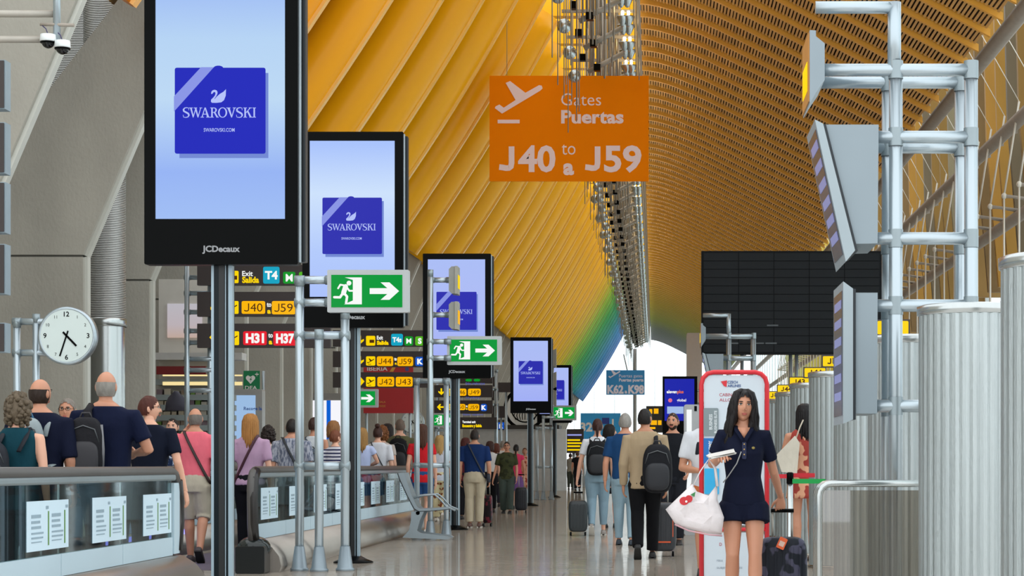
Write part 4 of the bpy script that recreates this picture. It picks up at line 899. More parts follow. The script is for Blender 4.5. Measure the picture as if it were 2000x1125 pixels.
d = 80.0; X = px(1282, d); t = thing('gate_board', (X, d, 0), 'dark gate board with amber tiles left of the blue display', 'sign')
g = lambda x: px(x, d)-X
h = lambda y: pz(y, d)
MB().box(g(1262), g(1300), 0, .2, h(845), h(793)).build('panel', M('gateboard_dark', '2c2a26', .6), t)
for a, b, c, e in ((1277,1286,798,808),(1268,1274,799,808),(1271,1283,821,830),(1285,1292,821,830),(1268,1280,834,838)): MB().box(g(a), g(b), -.01, 0, h(e), h(c)).build('tile', AMB, t)
MB().tube([(0,.1,0),(0,.1,h(840))], .06, 8).build('post', ALU, t)
d = 100.0; X = px(1177, d); t = thing('gate_banner', (X, d, 0), 'bright blue banner with number 32 behind the woman with the black backpack', 'banner'); k = d/F
g = lambda x: px(x, d)-X
h = lambda y: pz(y, d)
MB().box(g(1134), g(1212), 0, .2, h(870), h(807)).build('panel', M('banner_cyan_blue', '2f9fe0', .6, 0, .05), t); m = MB(); text(m, '32', g(1133), h(842), -.003, 16*k, 24*k, .04, left=True); text(m, '1', g(1197), h(833), -.003, 14*k, None, .04); m.build('lettering', PRW, t)
MB().box(g(1176), g(1190), -.01, 0, h(828), h(816)).build('screen_patch', M('patch_navy', '2a3a8c', .6), t)
for xx in (1140, 1206): MB().tube([(g(xx),.25,0),(g(xx),.25,h(870)+.3)], .06, 8).build('post', ALU, t)
d = 92.0; X = px(1120, d); t = thing('departure_monitor', (X, d, 0), 'dark departure monitor with yellow lines in the far distance', 'screen')
g = lambda x: px(x, d)-X
h = lambda y: pz(y, d)
MB().box(g(1104), g(1140), 0, .2, h(885), h(838)).build('case', SIGNB, t)
for i, y in enumerate((848,858,864,870,877)): MB().box(g(1108), g(1136-3*(i % 2)), -.01, 0, h(y+3), h(y)).build('text_line', (E('line_lilac', 'a0a8f0', .8) if i == 0 else YEL), t)
MB().tube([(0,.1,0),(0,.1,h(885))], .06, 8).build('post', ALU, t)
d = 31.5; X = px(1350, d); t = thing('service_kiosk', (X, d, 0), 'slim grey kiosk with a white light strip behind the bearded man', 'kiosk')
g = lambda x: px(x, d)-X
h = lambda y: pz(y, d)
MB().rbox(g(1336), g(1366), 0, .4, 0, h(790), .03, 2).build('body', M('kiosk_silver', 'a3a5a6', .4, .4), t); MB().box(g(1341), g(1351), -.01, 0, h(960), h(800)).build('light_strip', E('kiosk_light', 'f2f6f6', 1.0), t)
MB().box(g(1356), g(1361), -.01, 0, h(803), h(793)).build('slot', BLACKM, t)
# ================================================================ PEOPLE
import numpy as np
_PEND = []          # (raw object, callback)
def spow(v, e): return math.copysign(abs(v)**e, v)
def sup(r, e=.6): return lambda D, p: Vector((r[0]*spow(D.x, e), r[1]*spow(D.y, e), r[2]*spow(D.z, e)))
def g2(a, b, s): return math.exp(-((a/s[0])**2+(b/s[1])**2))
FAB = {}
def fabric(col, rough=.85, pat=None):
    key = col+(pat or '')
    if key in FAB: return FAB[key]
    m = M('cloth_'+key, col, rough, 0, .18, 9, 1.0, 6, (1,1,.6), spec=.15)
    if pat:
        nt = m.node_tree; n = nt.nodes; b = n['Principled BSDF']; tc = n.new('ShaderNodeTexCoord'); kind, c2 = pat.split(':')
        if kind == 'stripe':
            w = n.new('ShaderNodeTexWave'); w.bands_direction = 'Z'; w.inputs['Scale'].default_value = 6.5; w.inputs['Distortion'].default_value = .6; src = w.outputs['Fac']; lo, hi = .62, .68
        elif kind == 'plaid':
            w = n.new('ShaderNodeTexNoise'); w.inputs['Scale'].default_value = 45; mpn = n.new('ShaderNodeMapping'); mpn.inputs['Scale'].default_value = (1,1,.35); nt.links.new(tc.outputs['Object'], mpn.inputs[0]); src = w.outputs['Fac']; lo, hi = .42, .6
        else:
            w = n.new('ShaderNodeTexNoise'); w.inputs['Scale'].default_value = 11 if kind == 'spot' else 30; w.inputs['Detail'].default_value = 1; src = w.outputs['Fac']; lo, hi = .54, .58
        nt.links.new(mpn.outputs[0] if kind == 'plaid' else tc.outputs['Object'], w.inputs['Vector'])
        cr = n.new('ShaderNodeValToRGB'); cr.color_ramp.elements[0].color = lin(col); cr.color_ramp.elements[1].color = lin(c2); cr.color_ramp.elements[0].position = lo; cr.color_ramp.elements[1].position = hi
        nt.links.new(src, cr.inputs[0]); nt.links.new(cr.outputs[0], b.inputs['Base Color'])
    FAB[key] = m; return m
SKIN = {'a': M('skin_fair', 'dba58a', .5, 0, .07, 12), 'b': M('skin_tan', 'c0876a', .5, 0, .07, 12), 'c': M('skin_warm', 'b07a5c', .5, 0, .07, 12)}
EYEW = M('eye_white', 'd9d4cc', .3); LIPS = M('lips', 'a8584e', .5); DARKE = M('eye_dark', '1a0f0a', .25)
def hairm(col): return M('hair_'+col, col, .55, 0, .35, 30, .6, 60, (1,1,.25), spec=.3)

def head_geo(mb, Mx, hc, detail, beard=None):
    """head with face, looking along -Y of Mx; materials: 0 skin 1 eye white 2 dark 3 lips 4 hair"""
    nu, nv = (44, 36) if detail else (22, 18); r = (.074, .094, .114)
    def fn(D, p):
        x, y, z = p; f = max(0.0, -D.y)
        if D.z < 0:
            q = -D.z; x *= 1-.30*q**1.5; y = y*(1-.10*q) if D.y < 0 else y*(1-.38*q)
        if D.y < 0: y *= 1-.07*f
        if f > .15:
            nz_ = D.z; bridge = max(0, min(1, (.22-nz_)/.40)) if nz_ > -.20 else max(0, 1-(-.20-nz_)/.10)
            y -= (.004+.020*bridge)*math.exp(-(D.x/.13)**2)*(1 if -.32 < nz_ < .28 else 0)*f
            for sx in (-1, 1):
                y += .010*g2(D.x-sx*.40, nz_-.13, (.20,.11)); y -= .004*g2(D.x-sx*.38, nz_-.30, (.26,.08)); y -= .004*g2(D.x-sx*.5, nz_+.22, (.2,.2))
            y -= .006*g2(D.x, nz_+.50, (.24,.09)); y += .004*g2(D.x, nz_+.64, (.25,.06)); y -= .008*g2(D.x, nz_+.82, (.3,.12))
        return Vector((x, y, z))
    o = len(mb.v); mb.ell((0,0,0), r, nu, nv, 0, None, fn)
    for i in range(o, len(mb.v)): mb.v[i] = tuple(Mx @ Vector(mb.v[i]))
    def e(c, rr, mi, n=8): mb.ell((0,0,0), rr, n, max(4, n-2), mi, None, lambda D, p: (Mx @ (Vector(c)+p)))
    for sx in (-1, 1):
        e((sx*.074, .010, -.004), (.010, .020, .032), 0)
        e((sx*.030, -.0765, .014), (.0135, .009, .007), 1); e((sx*.030, -.0835, .014), (.0062, .004, .0062), 2, 6); e((sx*.030, -.0815, .0205), (.0155, .006, .003), 2, 6)
        e((sx*.031, -.0855, .034), (.019, .006, .0038), 4, 6)
    e((0, -.0905, -.054), (.023, .007, .0048), 3); e((0, -.0895, -.062), (.019, .007, .006), 3)
    e((.010, -.104, -.026), (.006, .006, .005), 0, 6); e((-.010, -.104, -.026), (.006, .006, .005), 0, 6)
    if beard:
        def fb(D, p):
            q = fn(D, Vector((D.x*r[0], D.y*r[1], D.z*r[2]))); return Mx @ (q*1.018)
        o = len(mb.f); v0 = len(mb.v); mb.ell((0,0,0), r, 26, 22, 4, None, fb)
        keep = []
        for fi in range(o, len(mb.f)):
            c = sum((Mx.inverted() @ Vector(mb.v[i]) for i in mb.f[fi]), Vector())/4
            keep.append(c.y < .03 and (c.z < -.042-.036*max(0, 1-abs(c.x)/.062) or (abs(c.x) < .027 and -.051 < c.z < -.040 and c.y < -.05)))
        for fi in reversed(range(o, len(mb.f))):
            if not keep[fi-o]: mb.f.pop(fi); mb.m.pop(fi); mb.sm.pop(fi)

def hand_geo(mb, w, d, up, side, sc=1.0, curl=.35, mi=0):
    """five-fingered hand: w wrist, d direction of the fingers, up = back of the hand, side = +1/-1 thumb side"""
    w = Vector(w); d = Vector(d).normalized(); up = Vector(up); up = (up-d*up.dot(d)).normalized(); s = d.cross(up).normalized()*side
    rings = []
    for t, a, b in ((-.03,.024,.020),(.0,.026,.019),(.03,.036,.017),(.06,.041,.015),(.085,.040,.012),(.092,.036,.008)):
        c = w+d*(t*sc); rings.append([c+s*(a*sc*spow(cos(2*pi*k/10), .8))+up*(b*sc*spow(sin(2*pi*k/10), .8)) for k in range(10)])
    mb.loft(rings, mi)
    for i, (off, L) in enumerate(((.030,.072),(.010,.082),(-.010,.076),(-.029,.060))):
        p = w+d*(.085*sc)+s*(off*sc); pts = [p-d*.012*sc, p]; dd = d; cu = curl*(1+.12*i)
        for q in range(3):
            a = cu*(q*.55+.45); dd = (d*cos(a*1.6)-up*sin(a*1.6)+s*(.10*(1.5-i)/1.5)*.6).normalized(); p = p+dd*(L*sc*(.42,.33,.25)[q]); pts.append(p)
        mb.tube(pts, [.0095*sc,.009*sc,.0088*sc,.008*sc,.0058*sc], 7, mi)
    p = w+d*(.025*sc)+s*(.026*sc); t1 = (d*.62+s*.75-up*.25).normalized(); t2 = (d*.92+s*.30-up*.35*(.5+curl)).normalized()
    mb.tube([p-t1*.02*sc, p, p+t1*.034*sc, p+t1*.034*sc+t2*.028*sc, p+t1*.034*sc+t2*.05*sc], [.012*sc,.013*sc,.0112*sc,.010*sc,.006*sc], 7, mi)

def hair_geo(style, Mx, seed=0):
    """style: short, crop, bald, bob, long, bun, curly, tail"""
    mb = MB(); rn = random.Random(seed); r = (.074, .094, .114)
    g = {'short':1.10,'crop':1.05,'bald':1.045,'bob':1.13,'long':1.12,'bun':1.08,'curly':1.30,'tail':1.08,'wavy':1.14}[style]
    ph = [rn.uniform(0, 6) for _ in range(6)]
    def rough(D): return sin(9*D.x+ph[0])*sin(8*D.y+ph[1])*sin(7*D.z+ph[2])
    amp = {'curly':.16,'bob':.03,'wavy':.05}.get(style, .025)
    nu, nv = 30, 22; V = []; Fc = []
    for j in range(nv+1):
        th = pi*j/nv
        for i in range(nu):
            a = 2*pi*i/nu; D = Vector((sin(th)*cos(a), sin(th)*sin(a), cos(th))); k = g*(1+amp*rough(D*1.6 if style == 'curly' else D))
            p = Vector((D.x*r[0], D.y*r[1], D.z*r[2])); p = Vector((p.x*k, p.y*k+.006, p.z*(k-.02 if D.z > 0 else 1)))
            if style == 'curly': p.z -= .012*(1-D.z); p += Vector((rn.uniform(-1,1), rn.uniform(-1,1), rn.uniform(-1,1)))*.006
            V.append((D, Mx @ p))
    idx = {}
    def ok(D):
        t = (D.y+1)/2
        if style == 'bald': return -.72 < D.z < .40-.12*abs(D.y) and t > .38
        thr = .62-1.35*min(1, max(0, (t-.10))/.55) if style in ('crop','short','tail','bun') else .55-1.5*min(1, max(0, (t-.08))/.45)
        return D.z > max(thr, -.62 if style in ('crop','short','bun','tail') else -.85)
    vs = [p for _, p in V]; fs = []
    for j in range(nv):
        for i in range(nu):
            q = (j*nu+i, (j+1)*nu+i, (j+1)*nu+(i+1) % nu, j*nu+(i+1) % nu)
            if sum(ok(V[k][0]) for k in q) >= 3: fs.append(q)
    mb.add(vs, fs, 0, True)
    if style == 'curly':
        for k in range(150):
            D = Vector((rn.gauss(0,1), rn.gauss(0,1), rn.gauss(0,1))).normalized()
            if ok(D): q_ = Vector((D.x*r[0]*1.3, D.y*r[1]*1.28+.006, D.z*r[2]*1.22-.012*(1-D.z))); s_ = rn.uniform(.012,.024); mb.ell(Mx @ q_, (s_, s_, s_*rn.uniform(.7,1.2)), 7, 5)
    L = {'bob':.13,'long':.27,'wavy':.36}.get(style, 0)
    if L:
        n = 46 if style == 'wavy' else 34
        for k in range(n):
            a = R(-40+260*k/(n-1)); front = a < R(5) or a > R(175); l = L*rn.uniform(.8, 1.08); pts = []; rad = []
            x0, y0 = .082*cos(a), .098*sin(a)+.008
            lay = 1.0 if k % 2 else .86
            for q in range(9):
                if q < 3:
                    f_, z_ = ((.30,.121),(.74,.098),(1.0,.035))[q]; pts.append(Mx @ Vector((x0*f_, y0*f_*(.9 if front else 1)+.012*(1-f_), z_*(1 if lay == 1 else .96)))); rad.append((.016,.021,.023)[q]); continue
                t = (q-2)/6; wv = (.018 if style == 'wavy' else .003)*sin(8*t+k*1.7)*t**.5
                sp = 1+(.55*t if style == 'wavy' else .10*t*(1 if L > .2 else .4))
                pts.append(Mx @ Vector((x0*lay*sp+wv, (y0*lay if not front else y0*lay*(1-.2*t))+wv*.6+.02*t, .035-(l+.035)*t))); rad.append((.023,.022,.021,.019,.015,.005)[q-3])
            mb.tube(pts, rad, 6)
    if style == 'bun': mb.ell((0,0,0), (.042,.042,.042), 12, 9, 0, None, lambda D, p: Mx @ (p*(1+.1*sin(8*D.x+3*D.z))+Vector((0,.055,.125))))
    if style == 'tail':
        mb.tube([Mx @ Vector(q) for q in ((0,.09,.02),(0,.125,.0),(0,.125,-.06),(0,.11,-.13),(0,.10,-.17))], [.018,.022,.024,.018,.006], 8)
    return mb

def person(x, d, H, yaw, label, fem=False, bw=1.0, belly=0.0, skin='a', top='24407a', sleeve=.5, top_pat=None, bottom=('trousers','3a3a3a'), bot_pat=None, hair=('short','2a1a12'), arms=None, stride=.0, head=(0,0,0),
           shoe='2a2626', detail=False, beard=False, vox=.015, lean=0.0, X=None, hem=.47, glasses=False, low_neck=False, curl=.35, extra=None, tuck=False):
    X = px(x, d) if X is None else X
    t = thing('person', (X, d, .006 if -5.55 < X < -4.05 and (9 < d < 17.1 or 20.9 < d < 35.1) else 0), label, 'person', None, R(yaw)); h = H
    sh = (.094 if fem else .106)*h*bw; shz = .800*h; LN = lambda z: lean*(z-.5*h)
    prof = ([(.46,.089,.064,0),(.52,.095,.069,.004),(.57,.086,.060,0),(.625,.075,.053,0),(.68,.083,.060,-.004),(.725,.087,.068,-.010),(.765,.089,.058,-.002),(.800,.086,.049,.004),(.826,.070,.044,.007),(.845,.047,.038,.010),(.862,.034,.033,.011)] if fem else
            [(.46,.088,.064,0),(.52,.094,.067,.004),(.58,.090,.063,0),(.64,.092,.063,-.003),(.70,.099,.066,-.004),(.755,.106,.066,0),(.795,.105,.058,.004),(.825,.090,.049,.007),(.846,.062,.043,.010),(.866,.042,.037,.012)])
    def torso(mb, grow, z0=.46, z1=.9):
        rings = []; n = 20; pr = list(prof)
        if z0 > .46: pr = [p for p in pr if p[0] > z0]; pr = [(z0,)+pr[0][1:]]+pr
        if z0 < .46: pr = [(z0, pr[0][1]*.97, pr[0][2], 0)]+pr
        for z, a, b, o in pr:
            if z > z1: break
            bl = belly*math.exp(-((z-.60)/.07)**2)*h
            rings.append([Vector(((a*h*bw+grow)*spow(cos(2*pi*k/n), .82 if z < .75 else .97), o*h+LN(z*h)+(b*h*bw+grow)*spow(sin(2*pi*k/n), .88)-(bl if sin(2*pi*k/n) < 0 else 0), z*h)) for k in range(n)])
        mb.loft(rings)
    arms = arms or {}; A = {}
    for s, key in ((1, 'a'), (-1, 'b')):
        S = Vector((s*sh, .004*h+LN(shz), shz)); el, wr = arms.get(key, (None, None))
        E_ = Vector(el) if el else Vector((s*(sh+.028*h), .02*h+LN(.63*h), .628*h)); W_ = Vector(wr) if wr else Vector((s*(sh+.030*h), -.02*h+LN(.5*h), .487*h))
        A[key] = (S, E_, W_, s)
    G = {}
    for s in (1, -1):
        st = stride*s; hp = Vector((s*.050*h*bw, 0, .50*h)); back = st < 0
        ft = Vector((s*.048*h, -st, .047*h+(.07 if back and abs(st) > .12 else 0)))
        kn = (hp+ft)/2+Vector((0, -.02*h-(.05*h if back else .0), .02*h)); G[s] = (hp, kn, ft, back and abs(st) > .12)
    # skin
    sk = MB(); torso(sk, -.012); nk = Vector((0, .006*h+LN(.84*h), .84*h))
    HC = Vector((0, -.006*h+LN(.94*h), 1.0*h-.121)); sk.tube([nk-Vector((0,0,.06*h)), nk, HC+Vector((0,.02,-.06))], [.040*h if not fem else .034*h, .031*h if not fem else .027*h, .030*h if not fem else .026*h], 12)
    for key, (S, E_, W_, s) in A.items():
        k = bw**.5*(.88 if fem else 1.0)
        sk.tube([S+Vector((-s*.03*h,0,.0)), S, S.lerp(E_,.35), S.lerp(E_,.8), E_, E_.lerp(W_,.3), E_.lerp(W_,.75), W_], [q*h*k for q in (.026,.029,.0275,.024,.0235,.0235,.018,.0155)], 10)
    for s, (hp, kn, ft, bk) in G.items():
        k = bw**.5*(.80 if bottom[0] in ('trousers','jeans','wide') else (.93 if fem else 1.0))
        sk.tube([hp+Vector((0,0,.03*h)), hp, hp.lerp(kn,.5), kn, kn.lerp(ft,.3)+Vector((0,.008*h,0)), kn.lerp(ft,.75), ft, ft-Vector((0,0,.02))], [q*h*k for q in (.045,.050,.044,.032,.034,.025,.021,.021)], 12)
    ex = MB(); mh = Matrix.Translation(HC) @ Matrix.Rotation(R(head[0]), 4, 'Z') @ Matrix.Rotation(R(head[1]), 4, 'X') @ Matrix.Rotation(R(head[2]), 4, 'Y') @ Matrix.Scale(h/1.72*(.985 if fem else 1.02), 4)
    head_geo(ex, mh, None, detail, beard)
    for key, (S, E_, W_, s) in A.items():
        dr = (W_-E_).normalized(); dr2 = (dr+Vector((0,-.1,-.25))).normalized() if dr.z < -.3 else dr
        hu = (arms.get(key+'_up') or (s, .2, .1)); hand_geo(ex, W_, arms.get(key+'_dir') or dr2, hu, -s if key+'_flip' in arms else s, h/1.78, arms.get(key+'_curl', curl))
    if low_neck:
        q_ = [(-.042,-.076,.834*h),(.042,-.076,.834*h),(.0,-.103,.765*h)]; ex.add([Vector(v) for v in q_]+[Vector((v[0]*.9, v[1]+.02, v[2])) for v in q_], [(0,2,1),(3,4,5),(0,1,4,3),(1,2,5,4),(2,0,3,5)], 0)
    sm = [SKIN[skin], EYEW, DARKE, LIPS, hairm(hair[1])]
    def raw(mb, nm, mats, v, extra_mb=None, it=2):
        o = bpy.data.objects.new(nm, mb.mesh(nm, mats)); COL.objects.link(o)
        r_ = o.modifiers.new('r', 'REMESH'); r_.mode = 'VOXEL'; r_.voxel_size = v; r_.use_smooth_shade = True
        q = o.modifiers.new('s', 'SMOOTH'); q.factor = .5; q.iterations = it
        o.parent = t; _PEND.append((o, extra_mb, mats))
    raw(sk, 'body', sm, vox, ex)
    # top
    if top:
        tb = MB(); torso(tb, .006 if not tuck else .004, hem if bottom[0] not in ('dress',) else .5, .834 if low_neck else .856)
        for key, (S, E_, W_, s) in A.items():
            if sleeve <= 0: continue
            pts = [S+Vector((-s*.035*h,0,-.005*h)), S]; k = bw**.5*(.9 if fem else 1.0); rd = [.036*h*k, .0385*h*k]
            if sleeve <= 1: pts += [S.lerp(E_, sleeve*.5), S.lerp(E_, sleeve)]; rd += [.037*h*k, .037*h*k]
            else: pts += [S.lerp(E_,.5), E_, E_.lerp(W_,.5), E_.lerp(W_,(sleeve-1))]; rd += [.036*h*k, .034*h*k, .029*h*k, .025*h*k]
            tb.tube(pts, rd, 12)
        raw(tb, 'top', [fabric(top, pat=top_pat)], vox)
    kind = bottom[0]; bm_ = MB(); fm = fabric(bottom[1], pat=bot_pat)
    if kind in ('trousers', 'shorts', 'jeans', 'wide'):
        zl = bottom[2] if len(bottom) > 2 else (.055 if kind != 'shorts' else .30)
        n = 18; bm_.loft([[Vector((a*h*bw*spow(cos(2*pi*k/n),.85), .004*h+b*h*bw*sin(2*pi*k/n), z*h)) for k in range(n)] for z, a, b in ((.455,.087,.066),(.50,.097,.072),(.54,.096,.068),(.575,.090,.062))])
        for s, (hp, kn, ft, bk) in G.items():
            pts = [hp+Vector((0,0,.02*h))]; rd = [.052]
            full = [(hp,.060),(hp.lerp(kn,.5),.053),(kn,.043),(kn.lerp(ft,.4),.042 if kind != 'jeans' else .038),(kn.lerp(ft,.8),.038 if kind != 'jeans' else .030),(ft,.037 if kind != 'jeans' else .028)]
            if kind == 'wide': full = [(a, r_*(1+.25*i/5)) for i, (a, r_) in enumerate(full)]
            if kind == 'shorts': full = [(a, r_*1.08) for a, r_ in full]
            for a, r_ in full:
                if a.z >= zl*h: pts.append(a); rd.append(r_)
                else:
                    p = pts[-1]; f = (p.z-zl*h)/max(1e-6, p.z-a.z); pts.append(p.lerp(a, max(.02, f))); rd.append(rd[-1]*(1.03 if kind == 'shorts' else 1)); break
            bm_.tube(pts, [q*h*bw**.5 for q in rd], 12)
    else:
        z1 = .60 if kind == 'skirt' else .55; zl = bottom[2]; fl = bottom[3] if len(bottom) > 3 else 1.15; n = 26; rings = []
        for i in range(7):
            q = i/6; z = z1+(zl-z1)*q; a = (.078+.020*min(1, q*2.2))*(1+(fl-1)*q)*h*bw; b = (.055+.022*min(1, q*2.2))*(1+(fl-1)*q)*h*bw
            rings.append([Vector(((a+.008*q*h*sin(5*2*pi*k/n))*cos(2*pi*k/n), .004*h+(b+.006*q*h*sin(5*2*pi*k/n+1))*sin(2*pi*k/n)-stride*.0, z*h)) for k in range(n)])
        bm_.loft(rings)
    if kind == 'skirt' or kind == 'dress': bm_.build('skirt', fm, t)
    else: raw(bm_, 'trousers' if kind != 'shorts' else 'shorts', [fm], vox)
    # hair
    if hair[0]: hair_geo(hair[0], mh, hash(label) % 97 if False else len(label)).build('hair', hairm(hair[1]), t)
    # shoes
    for s, (hp, kn, ft, bk) in G.items():
        m = MB(); pit = R(38) if bk else 0; Mx = Matrix.Translation(ft-Vector((0,0,.0))) @ Matrix.Rotation(pit, 4, 'X')
        rings = []
        for y, w, hh in ((.075,.022,.05),(.06,.036,.075),(.02,.038,.085),(-.05,.040,.066),(-.12,.045,.05),(-.165,.040,.038),(-.19,.022,.026)):
            z0 = -.047*h; rings.append([Mx @ Vector((w*spow(cos(2*pi*k/12),.8), y*h/1.72, z0+hh*.5+hh*.5*spow(sin(2*pi*k/12),.7))) for k in range(12)])
        m.loft(rings); sh_ = m.build('shoe', M('shoe_'+shoe, shoe, .6, 0, .1), t)
        m = MB(); rings = [[Mx @ Vector((w*cos(2*pi*k/12), y*h/1.72, -.047*h+(.014 if z else -.001))) for k in range(12)] for z in (0, 1) for y, w in ((0, .04),)]
        m.prism([(0,0),(1,0),(1,1),(0,1)], 0, 1); m = MB()
        sole = [(.036,.075),(.042,-.05),(.046,-.12),(.03,-.185),(-.03,-.185),(-.046,-.12),(-.042,-.05),(-.036,.075)]
        m.loft([[Mx @ Vector((a, b*h/1.72, -.047*h+z)) for a, b in sole] for z in (0, .016)], smooth=False); m.build('sole', M('sole_'+('pale' if shoe in ('d8d4cc','8f8780','5a4038') else 'dark'), 'c9c4ba' if shoe in ('d8d4cc','8f8780','5a4038') else '161412', .7), sh_)
    if glasses:
        m = MB()
        for sx in (-1, 1):
            m.tube([mh @ Vector((sx*.032+.021*cos(a), -.094, .013+.016*sin(a))) for a in [2*pi*k/12 for k in range(13)]], .002, 5); m.tube([mh @ Vector(q) for q in ((sx*.053,-.092,.016),(sx*.076,-.05,.016),(sx*.078,.01,.01))], .002, 5)
        m.tube([mh @ Vector((-.011,-.096,.015)), mh @ Vector((.011,-.096,.015))], .002, 5); m.build('glasses', BLACKM, t)
    return t, A, HC, mh, (prof, bw, lean)

def finish_people():
    dg = bpy.context.evaluated_depsgraph_get(); dg.update()
    for o, ex, mats in _PEND:
        ev = o.evaluated_get(dg); me = bpy.data.meshes.new_from_object(ev)
        nv = len(me.vertices); co = np.empty(nv*3, np.float32); me.vertices.foreach_get('co', co)
        npoly = len(me.polygons)
        lv = np.empty(len(me.loops), np.int32); me.loops.foreach_get('vertex_index', lv)
        ls = np.empty(npoly, np.int32); me.polygons.foreach_get('loop_start', ls); lt = np.empty(npoly, np.int32); me.polygons.foreach_get('loop_total', lt)
        mi = np.zeros(npoly, np.int32)
        if ex:
            e_co = np.array(ex.v, np.float32).ravel(); e_lv = np.array([i+nv for f in ex.f for i in f], np.int32); e_lt = np.array([len(f) for f in ex.f], np.int32)
            e_ls = np.concatenate(([0], np.cumsum(e_lt)[:-1]))+len(lv)
            co = np.concatenate((co, e_co)); lv = np.concatenate((lv, e_lv)); ls = np.concatenate((ls, e_ls)).astype(np.int32); lt = np.concatenate((lt, e_lt)); mi = np.concatenate((mi, np.array(ex.m, np.int32)))
        nm = bpy.data.meshes.new(o.name); nm.vertices.add(len(co)//3); nm.vertices.foreach_set('co', co); nm.loops.add(len(lv)); nm.loops.foreach_set('vertex_index', lv)
        nm.polygons.add(len(ls)); nm.polygons.foreach_set('loop_start', ls)
        for m in mats: nm.materials.append(m)
        nm.polygons.foreach_set('material_index', mi.astype(np.int32)); nm.polygons.foreach_set('use_smooth', np.ones(len(ls), bool)); nm.update(calc_edges=True); nm.validate()
        o.modifiers.clear(); old = o.data; o.data = nm; bpy.data.meshes.remove(old); bpy.data.meshes.remove(me)

# ---- bags
def backpack(P, H, col, label, size=(.30,.17,.44), z=.70, side=0.0, accent='2a2c30', straps=True):
    t_, A = P[0], P[1]; t = thing('backpack', t_.location, label, 'backpack', None, t_.rotation_euler.z); m1 = M('pack_'+col, col, .7, 0, .15, 10, .3, 20, spec=.2); m2 = M('packtrim_'+accent, accent, .6)
    w, dp, hh = size; c = Vector((side, .075*H+dp/2+.02, z*H))
    MB().ell(c, (w/2,dp/2,hh/2), 24, 18, 0, None, lambda D, p: Vector((w/2*spow(D.x,.6)*(1-.14*max(0,D.z)), dp/2*spow(D.y,.7), hh/2*spow(D.z,.55)))).build('main_bag', m1, t)
    MB().ell(c+Vector((0,dp*.42,-hh*.16)), (w*.4,dp*.25,hh*.28), 18, 12, 0, None, sup((w*.4,dp*.25,hh*.28),.6)).build('front_pocket', m2, t)
    MB().tube([c+Vector((-w*.40,dp*.36,hh*.1)), c+Vector((-w*.3,dp*.46,hh*.30)), c+Vector((0,dp*.5,hh*.36)), c+Vector((w*.3,dp*.46,hh*.30)), c+Vector((w*.40,dp*.36,hh*.1))], .006, 6).build('zip', M('zip_grey', '55585a', .4, .4), t)
    MB().tube([c+Vector((-.05,0,hh*.47)), c+Vector((-.03,.0,hh*.56)), c+Vector((.03,.0,hh*.56)), c+Vector((.05,0,hh*.47))], .009, 6).build('grab_handle', m2, t)
    if straps:
        for s in (1, -1):
            sx = s*.055*H; MB().tube([Vector((sx+side*.3, c.y-dp*.4, .735*H)), Vector((sx, .058*H, .80*H)), Vector((sx, .02*H, .838*H)), Vector((sx*1.05, -.045*H, .80*H)), Vector((sx*1.25, -.075*H, .72*H)), Vector((sx*1.5, -.02*H, .62*H)), Vector((sx*1.35+side*.3, c.y-dp*.4, .60*H))], [(.024,.008)]*7, 8).build('strap', m1, t)
    return t
def crossbag(P, H, col, label, flip=1, fem=False, bag=(.20,.07,.16), bw=1.0, w=.017):
    t_ = P[0]; t = thing('crossbody_bag', t_.location, label, 'bag', None, t_.rotation_euler.z); m = M('strap_'+col, col, .6); prof, bw, lean = P[4]
    def rad(z):
        for (z0, a0, b0, o0), (z1, a1, b1, o1) in zip(prof, prof[1:]):
            if z0 <= z <= z1: f = (z-z0)/(z1-z0); return a0+(a1-a0)*f, b0+(b1-b0)*f, o0+(o1-o0)*f
        return prof[0][1:] if z < prof[0][0] else prof[-1][1:]
    pts = []; xs, zs, xh, zh = -flip*.058, .845, flip*.098, .53
    for k in range(41):
        ph = 2*pi*k/40; z = .66
        for _ in range(30):
            a, b, o = rad(z); x = (a*bw+.010)*spow(cos(ph), .85); zn = zs+(x-xs)*(zh-zs)/(xh-xs); z = z*.6+max(.5, min(.850, zn))*.4
        a, b, o = rad(z); pts.append(Vector(((a*bw+.011)*spow(cos(ph), .85)*H, (o+(b*bw+.011)*spow(sin(ph), .9))*H, z*H)))
    MB().tube(pts, [(w,.006)]*41, 6).build('strap', m, t)
    c = Vector((flip*.105*H*bw+flip*.04, .01, .50*H)); MB().ell(c, (bag[1]/2,bag[0]/2,bag[2]/2), 14, 10, 0, None, sup((bag[1]/2,bag[0]/2,bag[2]/2),.5)).build('pouch', m, t)
    return t
